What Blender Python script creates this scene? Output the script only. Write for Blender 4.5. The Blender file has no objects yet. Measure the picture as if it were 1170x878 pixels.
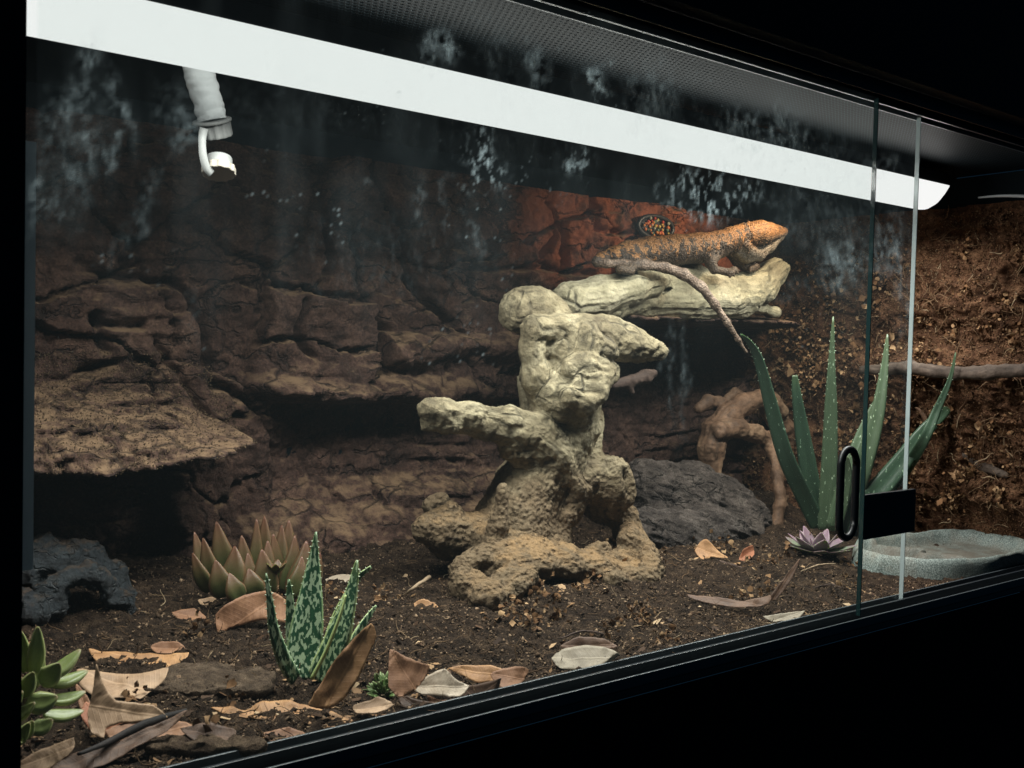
import bpy, bmesh, math, random
import numpy as np
from math import radians, pi, sin, cos
from mathutils import Vector, Matrix
random.seed(7); RNG = np.random.default_rng(11)
S = bpy.context.scene
COL = S.collection
# ------------------------------------------------------------------ camera
FPX, IW, IH = 1137.0, 1170.0, 878.0
YAW, PIT, ROL = 0.9128542, -0.03335668, 0.02395635
CAM = np.array([-0.10717467, -0.55430863, 0.24927823])
F_ = np.array([cos(YAW)*cos(PIT), sin(YAW)*cos(PIT), sin(PIT)])
R0 = np.array([sin(YAW), -cos(YAW), 0.0]); U0 = np.cross(R0, F_)
R_ = R0*cos(ROL) + U0*sin(ROL); U_ = -R0*sin(ROL) + U0*cos(ROL)
cd = bpy.data.cameras.new('camera'); cam = bpy.data.objects.new('camera', cd); COL.objects.link(cam)
cd.sensor_width = 36.0; cd.lens = 36.0*FPX/IW; cd.clip_start = 0.01; cd.clip_end = 50
cam.matrix_world = Matrix(((R_[0], U_[0], -F_[0], CAM[0]), (R_[1], U_[1], -F_[1], CAM[1]), (R_[2], U_[2], -F_[2], CAM[2]), (0, 0, 0, 1)))
cd.dof.use_dof = True; cd.dof.focus_distance = 1.05; cd.dof.aperture_fstop = 26.0
S.camera = cam
def ray(u, v): return F_*FPX + R_*(u-IW/2) - U_*(v-IH/2)
def aty(u, v, Y): d = ray(u, v); return CAM + d*((Y-CAM[1])/d[1])     # point of the photograph at depth Y behind the glass
def atx(u, v, X): d = ray(u, v); return CAM + d*((X-CAM[0])/d[0])
def atz(u, v, Z): d = ray(u, v); return CAM + d*((Z-CAM[2])/d[2])
def dep(p): return float((np.asarray(p)-CAM) @ F_)
def rad(p, px): return px*dep(p)/FPX
# ------------------------------------------------------------------ noise
def _h(ix, iy, iz, s):
    n = (ix*374761393 + iy*668265263 + iz*2147483647 + s*1274126177) & 0xffffffff
    n = ((n ^ (n >> 13))*1274126177) & 0xffffffff
    n = ((n ^ (n >> 16))*2246822519) & 0xffffffff
    return ((n ^ (n >> 15)) & 0xffffff)/float(0xffffff)*2-1
def noise(P, s=0):
    P = np.asarray(P, float); i = np.floor(P).astype(np.int64); f = P-i; w = f*f*f*(f*(f*6-15)+10)
    x, y, z = i[:, 0], i[:, 1], i[:, 2]; r = 0
    for a in (0, 1):
        wx = w[:, 0] if a else 1-w[:, 0]
        for b in (0, 1):
            wy = w[:, 1] if b else 1-w[:, 1]
            for c in (0, 1):
                wz = w[:, 2] if c else 1-w[:, 2]
                r = r + wx*wy*wz*_h(x+a, y+b, z+c, s)
    return r
def fbm(P, sc, o=4, s=0, gain=.5, ridge=False):
    P = np.asarray(P, float)*sc; r = 0; a = 1; t = 0
    for k in range(o):
        n = noise(P+17.3*k, s+k)
        if ridge: n = 1-2*np.abs(n)
        r = r+a*n; t += a; a *= gain; P = P*2.03
    return r/t
def sm(x, a, b):
    t = np.clip((x-a)/(b-a), 0, 1); return t*t*(3-2*t)
def p3(a, b, c=0): return np.stack([a, b, np.zeros_like(a)+c], 1)
# ------------------------------------------------------------------ objects
def mesh_np(name, V, Fc, smooth=True, attrs=None):
    me = bpy.data.meshes.new(name); V = np.asarray(V, np.float32)
    if isinstance(Fc, np.ndarray):
        n, k = Fc.shape
        me.vertices.add(len(V)); me.vertices.foreach_set('co', V.ravel())
        me.loops.add(n*k); me.loops.foreach_set('vertex_index', Fc.astype(np.int32).ravel())
        me.polygons.add(n); me.polygons.foreach_set('loop_start', np.arange(0, n*k, k, dtype=np.int32))
        me.update(calc_edges=True); me.validate()
    else:
        me.from_pydata([tuple(map(float, v)) for v in V], [], [tuple(int(i) for i in f) for f in Fc]); me.validate()
    if smooth: me.polygons.foreach_set('use_smooth', [True]*len(me.polygons))
    for k, a in (attrs or {}).items():
        a = np.asarray(a, np.float32)
        if len(me.vertices) != len(a): continue
        at = me.attributes.new(k, 'FLOAT' if a.ndim == 1 else 'FLOAT_VECTOR', 'POINT')
        at.data.foreach_set('value' if a.ndim == 1 else 'vector', a.ravel())
    return me
def root_of(o): return np.array(o['_w'])
def empty(name, loc, label=None, cat=None, group=None):
    o = bpy.data.objects.new(name, None); COL.objects.link(o); o.location = loc; o.empty_display_size = .02; ROOT[o.name] = np.array(loc, float)
    if label: tag(o, label, cat, group)
    return o
ROOT = {}
def tag(o, label, cat=None, group=None, kind=None):
    if label: o['label'] = label
    if cat: o['category'] = cat
    if group: o['group'] = group
    if kind: o['kind'] = kind
    return o
def link(name, me, mat, parent=None, origin=None):
    o = bpy.data.objects.new(name, me); COL.objects.link(o)
    if mat is not None:
        for m in (mat if isinstance(mat, (list, tuple)) else [mat]): me.materials.append(m)
    n = len(me.vertices); co = np.empty(n*3, np.float32); me.vertices.foreach_get('co', co); co = co.reshape(-1, 3)
    if parent is not None:
        w = ROOT[parent.name]; o.parent = parent; ROOT[o.name] = w
    else:
        w = np.array(origin if origin is not None else [co[:, 0].mean(), co[:, 1].mean(), co[:, 2].min()], float)
        o.location = w; ROOT[o.name] = w
    co = co-w.astype(np.float32); me.vertices.foreach_set('co', co.ravel()); me.update()
    return o
def obj(name, V, Fc, mat, parent=None, smooth=True, attrs=None, origin=None):
    return link(name, mesh_np(name, V, Fc, smooth, attrs), mat, parent, origin)
class MB:                                        # collects shapes into ONE mesh
    def __init__(s): s.V = []; s.F = []; s.n = 0; s.A = {}
    def add(s, V, Fc, **at):
        V = np.asarray(V, float); s.V.append(V); s.F += [tuple(int(i)+s.n for i in f) for f in Fc]; s.n += len(V)
        for k, a in at.items(): s.A.setdefault(k, []).append(np.zeros(len(V))+a if np.ndim(a) < 2 else a)
        return s
    def box(s, x0, x1, y0, y1, z0, z1):
        V = [(x, y, z) for x in (x0, x1) for y in (y0, y1) for z in (z0, z1)]
        return s.add(V, [(0, 1, 3, 2), (4, 6, 7, 5), (0, 4, 5, 1), (2, 3, 7, 6), (0, 2, 6, 4), (1, 5, 7, 3)])
    def build(s, name, mat, parent=None, smooth=False, bevel=0, origin=None):
        o = obj(name, np.concatenate(s.V), s.F, mat, parent, smooth, {k: np.concatenate(a) for k, a in s.A.items()}, origin)
        if bevel:
            b = o.modifiers.new('bevel', 'BEVEL'); b.width = bevel; b.segments = 2; b.limit_method = 'ANGLE'
        return o
def catmull(P, n):
    P = np.asarray(P, float); k = len(P); t = np.linspace(0, k-1, n); i = np.clip(t.astype(int), 0, k-2); f = (t-i)[:, None]
    p0 = P[np.clip(i-1, 0, k-1)]; p1 = P[i]; p2 = P[i+1]; p3_ = P[np.clip(i+2, 0, k-1)]
    return .5*(2*p1+(p2-p0)*f+(2*p0-5*p1+4*p2-p3_)*f*f+(3*p1-p0-3*p2+p3_)*f**3)
def nrm(v): v = np.asarray(v, float); return v/(np.linalg.norm(v, axis=-1, keepdims=True)+1e-12)
def sweep(path, hw, ht, facing, sec=None, n=14, twist=0.0):
    """closed leaf-like solid along path; hw half width, ht half thickness, facing = normal of the blade"""
    P = catmull(path, n); hw = np.interp(np.linspace(0, 1, n), np.linspace(0, 1, len(hw)), hw) if len(hw) != n else np.asarray(hw)
    ht = np.interp(np.linspace(0, 1, n), np.linspace(0, 1, len(ht)), ht)
    T = nrm(np.gradient(P, axis=0)); fa = nrm(facing); B = nrm(np.cross(T, fa)); N = np.cross(B, T)
    if twist:
        a = np.linspace(0, twist, n)[:, None]; B, N = B*np.cos(a)+N*np.sin(a), N*np.cos(a)-B*np.sin(a)
    sec = sec or [(1, 0), (.72, .55), (.35, .5), (0, .38), (-.35, .5), (-.72, .55), (-1, 0), (-.7, -.7), (-.3, -1), (.3, -1), (.7, -.7)]
    m = len(sec); V = []; A = []; U = []
    for i in range(n):
        for a, b in sec:
            V.append(P[i]+B[i]*hw[i]*a+N[i]*ht[i]*b); A.append(i/(n-1)); U.append(a)
    Fc = [(i*m+j, i*m+(j+1) % m, (i+1)*m+(j+1) % m, (i+1)*m+j) for i in range(n-1) for j in range(m)]
    Fc += [tuple(reversed(range(m))), tuple(range((n-1)*m, n*m))]
    return np.array(V), Fc, np.array(A), np.array(U), (P, B, N, hw)
def tube(path, r, n=20, m=8, close=True, rough=0, seed=0):
    P = catmull(path, n); r = np.interp(np.linspace(0, 1, n), np.linspace(0, 1, len(r)), r)
    T = nrm(np.gradient(P, axis=0)); ref = np.array([.3, .2, .93]); B = nrm(np.cross(T, ref)); N = np.cross(B, T); V = []
    for i in range(n):
        for j in range(m):
            a = 2*pi*j/m; V.append(P[i]+(B[i]*cos(a)+N[i]*sin(a))*r[i])
    V = np.array(V)
    if rough: V += rough*np.stack([noise(V*150+9*k, seed+k) for k in range(3)], 1)
    Fc = [(i*m+j, i*m+(j+1) % m, (i+1)*m+(j+1) % m, (i+1)*m+j) for i in range(n-1) for j in range(m)]
    if close: Fc += [tuple(reversed(range(m))), tuple(range((n-1)*m, n*m))]
    return V, Fc
# ------------------------------------------------------------------ implicit modelling (smooth union of tapered limbs, then surface nets)
def sdf_mesh(prims, vox, k=.008, cuts=(), kc=.004, warp=0, wscale=30, seed=0):
    """prims: (a, b, ra, rb); returns verts, quads, grain coords, tag"""
    pts = np.array([p for q in prims for p in (q[0], q[1])]); rr = max(max(q[2], q[3]) for q in prims)
    lo = pts.min(0)-rr-4*vox; hi = pts.max(0)+rr+4*vox; n = np.ceil((hi-lo)/vox).astype(int)+1
    Fg = np.full(n, 1.0, np.float32)
    def ev(q, pad):
        a, b, ra, rb = q[:4]; a = np.asarray(a, float); b = np.asarray(b, float); r = max(ra, rb)+pad
        l = np.maximum(np.floor((np.minimum(a, b)-r-lo)/vox).astype(int), 0); h = np.minimum(np.ceil((np.maximum(a, b)+r-lo)/vox).astype(int)+1, n)
        if (h <= l).any(): return None
        X, Y, Z = np.meshgrid(*[lo[i]+vox*np.arange(l[i], h[i]) for i in range(3)], indexing='ij')
        if warp:
            Q = np.stack([X.ravel(), Y.ravel(), Z.ravel()], 1); w = noise(Q*wscale, seed).reshape(X.shape)*warp
        else: w = 0
        ab = b-a; L = ab @ ab+1e-12
        t = np.clip(((X-a[0])*ab[0]+(Y-a[1])*ab[1]+(Z-a[2])*ab[2])/L, 0, 1)
        d = np.sqrt((X-a[0]-t*ab[0])**2+(Y-a[1]-t*ab[1])**2+(Z-a[2]-t*ab[2])**2)-(ra+(rb-ra)*t)+w
        return tuple(slice(l[i], h[i]) for i in range(3)), d
    for q in prims:
        e = ev(q, k+4*vox)
        if e is None: continue
        s, d = e; g = Fg[s]; hh = np.clip(k-np.abs(g-d), 0, None)/k
        Fg[s] = np.minimum(g, d)-hh*hh*k*.25
    for q in cuts:
        e = ev(q, kc+4*vox)
        if e is None: continue
        s, d = e; d = -d; g = Fg[s]; hh = np.clip(kc-np.abs(g-d), 0, None)/kc
        Fg[s] = np.maximum(g, d)+hh*hh*kc*.25
    ins = Fg < 0
    c = np.zeros(n-1, int)
    for a in (0, 1):
        for b in (0, 1):
            for d in (0, 1): c += ins[a:n[0]-1+a, b:n[1]-1+b, d:n[2]-1+d]
    act = (c > 0) & (c < 8); idx = np.full(n-1, -1); idx[act] = np.arange(act.sum()); I = np.argwhere(act)
    acc = np.zeros((len(I), 3)); cnt = np.zeros(len(I))
    for ax in range(3):
        o = [x for x in range(3) if x != ax]
        for a in (0, 1):
            for b in (0, 1):
                J = I.copy(); J[:, o[0]] += a; J[:, o[1]] += b; K = J.copy(); K[:, ax] += 1
                f0 = Fg[tuple(J.T)]; f1 = Fg[tuple(K.T)]; m = (f0 < 0) != (f1 < 0)
                t = np.where(m, f0/(f0-f1+1e-12), 0); P = J.astype(float); P[:, ax] += t
                acc[m] += P[m]; cnt[m] += 1
    V = lo+vox*acc/cnt[:, None]; Q = []
    for ax in range(3):
        o = [(ax+1) % 3, (ax+2) % 3]; sl0 = [slice(1, -1)]*3; sl0[ax] = slice(0, n[ax]-1); sl1 = [slice(1, -1)]*3; sl1[ax] = slice(1, n[ax])
        A = ins[tuple(sl0)]; B = ins[tuple(sl1)]; E = np.argwhere(A != B); 
        if not len(E): continue
        flip = A[tuple(E.T)]; E = E+1; E[:, ax] -= 1
        def cell(i, j): G = E.copy(); G[:, o[0]] -= i; G[:, o[1]] -= j; return idx[tuple(G.T)]
        q = np.stack([cell(1, 1), cell(0, 1), cell(0, 0), cell(1, 0)], 1); q[~flip] = q[~flip][:, ::-1]; Q.append(q)
    Q = np.concatenate(Q); Q = Q[(Q >= 0).all(1)]
    # grain: coordinates stretched along the limb each vertex lies on
    G = np.zeros_like(V); W = np.zeros(len(V))+1e-9; Tg = np.zeros(len(V)); s0 = 0; last = None
    for q in prims:
        a = np.asarray(q[0], float); b = np.asarray(q[1], float); ab = b-a; L = ab @ ab
        if last is None or np.abs(last-a).max() > 1e-6: s0 = 0
        last = b
        if L < 1e-9: continue
        tt = np.clip((V-a) @ ab/L, 0, 1); r = V-a-tt[:, None]*ab; d = np.linalg.norm(r, axis=1)-(q[2]+(q[3]-q[2])*tt)
        w = np.exp(-np.clip(d, -.01, 1)/.0025); G += w[:, None]*(r+((s0+tt*L**.5)*.09)[:, None]*np.array([.6, .5, .62])); W += w; s0 += L**.5
        if len(q) > 4: Tg += w*q[4]
    G /= W[:, None]
    return V, Q, G, Tg/W
def normals(V, Q):
    n = np.zeros_like(V); fn = np.cross(V[Q[:, 2]]-V[Q[:, 0]], V[Q[:, 3]]-V[Q[:, 1]])
    for k in range(4): np.add.at(n, Q[:, k], fn)
    return nrm(n)
def chain(pts, tagv=None):                        # [(u, v, Y, rpx)] -> prims
    out = []; W = []
    for u, v, Y, r in pts: p = aty(u, v, Y); W.append((p, rad(p, r)))
    if len(W) == 1: W = W*2; W[1] = (W[1][0]+1e-5, W[1][1])
    for (p, r), (q, s) in zip(W, W[1:]): out.append((p, q, r, s)+(() if tagv is None else (tagv,)))
    return out
# ------------------------------------------------------------------ materials
class NT:
    def __init__(s, name):
        s.m = bpy.data.materials.new(name); s.m.use_nodes = True; s.t = s.m.node_tree; s.t.nodes.clear()
        s.out = s.n('ShaderNodeOutputMaterial')
    def n(s, ty, **k):
        nd = s.t.nodes.new(ty)
        for a, b in k.items(): setattr(nd, a, b)
        return nd
    def put(s, sock, v):
        if isinstance(v, bpy.types.NodeSocket): s.t.links.new(v, sock)
        elif v is not None:
            try: sock.default_value = v
            except Exception: sock.default_value = (*v, 1)
    def coord(s, kind='Object'): return s.n('ShaderNodeTexCoord').outputs[kind]
    def attr(s, name, vec=False): a = s.n('ShaderNodeAttribute'); a.attribute_name = name; return a.outputs['Vector' if vec else 'Fac']
    def noise(s, co, sc, det=6, rough=.6, dist=0):
        nd = s.n('ShaderNodeTexNoise'); s.put(nd.inputs['Vector'], co); s.put(nd.inputs['Scale'], sc); s.put(nd.inputs['Detail'], det)
        s.put(nd.inputs['Roughness'], rough); s.put(nd.inputs['Distortion'], dist); return nd.outputs['Fac']
    def voro(s, co, sc, feat='F1', rnd=1, out='Distance'):
        nd = s.n('ShaderNodeTexVoronoi', feature=feat); s.put(nd.inputs['Vector'], co); s.put(nd.inputs['Scale'], sc); s.put(nd.inputs['Randomness'], rnd); return nd.outputs[out]
    def ramp(s, f, stops, interp='LINEAR'):
        nd = s.n('ShaderNodeValToRGB'); nd.color_ramp.interpolation = interp; e = nd.color_ramp.elements
        while len(e) < len(stops): e.new(.5)
        for el, (p, c) in zip(e, stops):
            el.position = p; el.color = (*c, 1) if np.ndim(c) else (c, c, c, 1)
        s.put(nd.inputs['Fac'], f); return nd.outputs['Color']
    def math(s, op, a, b=0, c=None):
        nd = s.n('ShaderNodeMath', operation=op); s.put(nd.inputs[0], a); s.put(nd.inputs[1], b)
        if c is not None: s.put(nd.inputs[2], c)
        return nd.outputs[0]
    def mix(s, f, a, b, mode='MIX'):
        nd = s.n('ShaderNodeMix', data_type='RGBA', blend_type=mode); s.put(nd.inputs[0], f)
        for i, v in ((6, a), (7, b)):
            if isinstance(v, bpy.types.NodeSocket): s.t.links.new(v, nd.inputs[i])
            else: nd.inputs[i].default_value = (*v, 1) if np.ndim(v) else (v, v, v, 1)
        return nd.outputs[2]
    def bump(s, h, st=.5, d=.001, nr=None):
        nd = s.n('ShaderNodeBump'); s.put(nd.inputs['Height'], h); s.put(nd.inputs['Strength'], st); s.put(nd.inputs['Distance'], d)
        if nr is not None: s.put(nd.inputs['Normal'], nr)
        return nd.outputs['Normal']
    def bsdf(s, col, rough=.8, nr=None, spec=.3, **k):
        b = s.n('ShaderNodeBsdfPrincipled'); s.put(b.inputs['Base Color'], col); s.put(b.inputs['Roughness'], rough); s.put(b.inputs['Specular IOR Level'], spec)
        if nr is not None: s.put(b.inputs['Normal'], nr)
        for a, v in k.items(): s.put(b.inputs[a.replace('_', ' ')], v)
        s.t.links.new(b.outputs[0], s.out.inputs[0]); return b
def M_rock(name, cols, sc=22, rough=.9, bump=.9, dist=.002, spec=.25, dust=None, red=None, crack=None, mc=.7):
    t = NT(name); co = t.coord()
    f = t.noise(co, sc, 8, .65); c = t.ramp(f, [(.3, cols[0]), (.5, cols[1]), (.7, cols[2])])
    g = t.noise(co, sc*14, 4, .7); c = t.mix(mc, c, t.ramp(g, [(.32, .18), (.5, .8), (.68, 1.6)]), 'MULTIPLY')
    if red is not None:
        c = t.mix(t.math('MULTIPLY', t.ramp(t.noise(co, sc*.6, 4), [(.38, 0.0), (.5, 1.0)]), t.attr('basking_red')), c, red)
    if dust is not None:
        nz = t.n('ShaderNodeSeparateXYZ'); t.put(nz.inputs[0], t.n('ShaderNodeNewGeometry').outputs['Normal'])
        w = t.math('MULTIPLY', t.ramp(nz.outputs['Z'], [(.55, 0.0), (.92, 1.0)]), t.ramp(t.noise(co, sc*2.5, 5, .7), [(.38, 0.0), (.58, 1.0)])); c = t.mix(w, c, dust)
    h = t.math('ADD', t.math('MULTIPLY', t.noise(co, sc*5, 8, .7), 1.2), t.math('MULTIPLY', t.noise(co, sc*22, 3, .7), .45))
    if crack:
        nv = t.n('ShaderNodeTexNoise'); t.put(nv.inputs['Vector'], co); t.put(nv.inputs['Scale'], crack*1.2); t.put(nv.inputs['Detail'], 5); sv = t.n('ShaderNodeVectorMath', operation='SCALE'); t.put(sv.inputs[0], nv.outputs['Color']); sv.inputs['Scale'].default_value = 1.1/crack
        av = t.n('ShaderNodeVectorMath', operation='ADD'); t.put(av.inputs[0], co); t.put(av.inputs[1], sv.outputs[0]); mp = t.n('ShaderNodeMapping'); t.put(mp.inputs[0], av.outputs[0]); mp.inputs['Scale'].default_value = (.7, 1, 1.5)
        k = t.ramp(t.voro(mp.outputs[0], crack, 'DISTANCE_TO_EDGE'), [(.0, 0.0), (.07, 1.0)]); msk = t.ramp(t.noise(co, crack*.7, 2), [(.45, 0.0), (.55, 1.0)]); k = t.mix(msk, 1.0, k)
        c = t.mix(.8, c, t.mix(.7, 1.0, k), 'MULTIPLY'); h = t.math('ADD', h, t.math('MULTIPLY', k, .9))
    t.bsdf(c, rough, t.bump(h, bump, dist), spec); return t.m
def M_wood(name, cols, grain=60, bump=.8, dist=.0015, rough=.75, crack=.5, sand=None, pore=0.0, stain_shade=None):
    t = NT(name); co = t.coord(); g = t.attr('grain', True)
    f = t.noise(co, 14, 6, .6); c = t.ramp(f, [(.3, cols[0]), (.5, cols[1]), (.68, cols[2])])
    gn = t.noise(g, grain, 6, .7, .4); c = t.mix(.8, c, t.ramp(gn, [(.32, .30), (.5, .9), (.68, 1.35)]), 'MULTIPLY')
    ck = t.ramp(t.voro(g, grain*.6, 'DISTANCE_TO_EDGE'), [(0, 0.0), (.08, 1.0)]); ckm = t.noise(co, 20, 3)
    ck = t.mix(t.ramp(ckm, [(.45, 0.0), (.6, crack)]), 1.0, ck); c = t.mix(.75, c, ck, 'MULTIPLY')
    pr = t.ramp(t.noise(co, 300, 3, .6), [(.3, 0.4), (.5, 1.0)]); c = t.mix(.5, c, pr, 'MULTIPLY')
    if stain_shade is not None:
        so = t.math('ADD', t.attr('stain_shade'), t.math('MULTIPLY', t.math('SUBTRACT', t.noise(co, 25, 4), .5), .9)); c = t.mix(t.ramp(so, [(.25, 0.0), (.85, .85)]), c, t.mix(t.noise(co, 70, 4), stain_shade[0], stain_shade[1]))
    if sand is not None:
        nz = t.n('ShaderNodeSeparateXYZ'); t.put(nz.inputs[0], t.n('ShaderNodeNewGeometry').outputs['Normal'])
        w = t.math('MULTIPLY', t.ramp(nz.outputs['Z'], [(.3, 0.0), (.8, 1.0)]), t.attr('tagv')); w = t.math('MULTIPLY', w, t.ramp(t.noise(co, 45, 5, .7), [(.4, 0.0), (.55, 1.0)]))
        c = t.mix(w, c, t.mix(t.noise(co, 900, 2), sand[0], sand[1]))
    h = t.math('ADD', gn, t.math('MULTIPLY', ck, .7)); h = t.math('ADD', h, t.math('MULTIPLY', t.noise(co, 130, 5, .7), .6 + pore))
    if stain_shade is not None: h = t.math('ADD', h, t.math('MULTIPLY', t.math('MULTIPLY', t.math('SUBTRACT', .6, t.voro(co, 230, 'SMOOTH_F1')), 1.5), t.attr('stain_shade')))
    t.bsdf(c, rough, t.bump(h, bump, dist), .3); return t.m
def M_flat(name, col, rough=.5, spec=.4, var=.15, sc=60, bump=.1, metallic=0):
    t = NT(name); co = t.coord(); c = t.mix(t.noise(co, sc, 5), tuple(x*(1-var) for x in col), tuple(min(1, x*(1+var)) for x in col))
    t.bsdf(c, rough, t.bump(t.noise(co, sc*5, 4), bump, .0005), spec, Metallic=metallic); return t.m
# ------------------------------------------------------------------ terrarium cabinet
m_black = M_flat('black_laminate', (.006, .007, .010), .55, .3, bump=.05)
m_rail = M_flat('grey_rail', (.055, .068, .075), .35, .5)
m_raild = M_flat('dark_rail', (.02, .025, .03), .35, .5)
m_in = M_flat('inner_board', (.006, .011, .014), .85, .08)
TW, TD, TH = 1.2, .5, .5
ter = empty('terrarium', (0, 0, 0), 'long black cabinet terrarium with sliding glass front and lit interior', 'terrarium')
MB().box(-.12, 0, -.03, TD+.03, -.35, .80).build('side_post', m_black, ter)
MB().box(TW+.012, TW+.03, -.03, TD+.03, -.05, TH).build('side_panel', m_in, ter)
MB().box(0, TW+.03, TD+.012, TD+.03, -.05, TH+.02).build('back_panel', m_in, ter)
MB().box(-.12, 1.9, -.0172, -.0158, -.60, -.0145).build('base_panel', M_flat('base_laminate', (.004, .005, .007), .7, .1, bump=.02), ter)
MB().box(-.12, 1.9, -.032, -.016, .512, 1.2).build('front_fascia', m_black, ter, bevel=.001)
MB().box(0, TW+.03, .175, TD+.012, TH, TH+.02).build('lid_panel', m_in, ter)
MB().box(TW+.012, 1.9, -.014, .0, -.3, .8).build('front_stile', m_black, ter)
# ventilation strip with round perforations
t = NT('perforated_metal'); co = t.coord()
sp = t.n('ShaderNodeSeparateXYZ'); t.put(sp.inputs[0], co)
x = t.math('MULTIPLY', sp.outputs['X'], 1/.0054); y = t.math('MULTIPLY', sp.outputs['Y'], 1/.0054)
row = t.math('FLOOR', y); xs = t.math('ADD', x, t.math('MULTIPLY', row, .5))
fx = t.math('SUBTRACT', t.math('FRACT', xs), .5); fy = t.math('SUBTRACT', t.math('FRACT', y), .5)
d = t.math('SQRT', t.math('ADD', t.math('MULTIPLY', fx, fx), t.math('MULTIPLY', fy, fy)))
hole = t.math('LESS_THAN', d, .30); lip = t.math('MULTIPLY', t.math('MULTIPLY', t.math('GREATER_THAN', d, .27), t.math('LESS_THAN', d, .42)), t.math('GREATER_THAN', fy, .02))  # paler half ring paints the glints on the hole rims
cc_ = t.mix(lip, (.001, .002, .003), (.035, .050, .058))
b = t.bsdf(cc_, .6, None, .1); tr = t.n('ShaderNodeBsdfTransparent'); mx = t.n('ShaderNodeMixShader')
t.put(mx.inputs[0], t.math('MULTIPLY', hole, t.math('SUBTRACT', 1, lip))); t.t.links.new(b.outputs[0], mx.inputs[1]); t.t.links.new(tr.outputs[0], mx.inputs[2]); t.t.links.new(mx.outputs[0], t.out.inputs[0])
V = [(0, .006, TH+.001), (TW, .006, TH+.001), (TW, .172, TH+.001), (0, .172, TH+.001)]
vs = MB().box(0, TW+.0118, .006, .1725, TH+.001, TH+.002).build('ventilation_strip', t.m, ter)
MB().box(0, TW+.03, -.014, TD+.012, TH+.03, TH+.04).build('hood_board', m_black, ter)
# tracks the panes slide in
for y0, y1, z1, mm in ((-.0145, -.0125, .001, m_rail), (-.0045, -.0015, .0055, m_raild), (.0075, .0095, .0065, m_rail)):
    MB().box(0, TW+.012, y0, y1, -.012, z1).build('bottom_rail', mm, ter, bevel=.0004)
MB().box(0, TW+.012, -.0155, .012, -.014, -.008).build('track_base', m_raild, ter)
for y0, y1, z0, mm in ((-.0145, -.0125, .499, m_raild), (-.0045, -.0015, .495, m_raild), (.0075, .0095, .494, m_rail)):
    MB().box(0, TW+.012, y0, y1, z0, .512).build('top_rail', mm, ter, bevel=.0004)
# ------------------------------------------------------------------ glass
def M_glass():
    t = NT('smudged_glass'); co = t.coord(); a = t.attr('smudge')
    n1 = t.noise(co, 160, 5, .7); f = t.math('MULTIPLY', a, t.ramp(n1, [(.3, .35), (.7, 1.0)]))
    st = t.n('ShaderNodeMapping'); t.put(st.inputs[0], co); st.inputs['Scale'].default_value = (90, 1, 6)
    f = t.math('ADD', f, t.math('MULTIPLY', t.ramp(t.noise(st.outputs[0], 1, 3, .5), [(.45, 0.0), (.8, 1.0)]), t.math('MULTIPLY', a, .35)))
    f = t.math('ADD', f, .0028); f = t.math('MINIMUM', f, .8)
    tr = t.n('ShaderNodeBsdfTransparent'); tr.inputs[0].default_value = (.965, .98, .975, 1)
    df = t.n('ShaderNodeBsdfDiffuse'); tl = t.n('ShaderNodeBsdfTranslucent')
    for q in (df, tl): q.inputs[0].default_value = (.55, .69, .74, 1)
    m1 = t.n('ShaderNodeMixShader'); m1.inputs[0].default_value = .8; t.t.links.new(df.outputs[0], m1.inputs[1]); t.t.links.new(tl.outputs[0], m1.inputs[2])
    m2 = t.n('ShaderNodeMixShader'); t.put(m2.inputs[0], f); t.t.links.new(tr.outputs[0], m2.inputs[1]); t.t.links.new(m1.outputs[0], m2.inputs[2])
    gl = t.n('ShaderNodeBsdfGlossy'); gl.inputs['Roughness'].default_value = .02
    fr = t.n('ShaderNodeLayerWeight'); fr.inputs[0].default_value = .5; m3 = t.n('ShaderNodeMixShader'); t.put(m3.inputs[0], t.math('ADD', .01, t.math('MULTIPLY', t.math('POWER', fr.outputs['Facing'], 5.0), .35)))
    t.t.links.new(m2.outputs[0], m3.inputs[1]); t.t.links.new(gl.outputs[0], m3.inputs[2]); t.t.links.new(m3.outputs[0], t.out.inputs[0]); return t.m
m_glass = M_glass()
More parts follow.
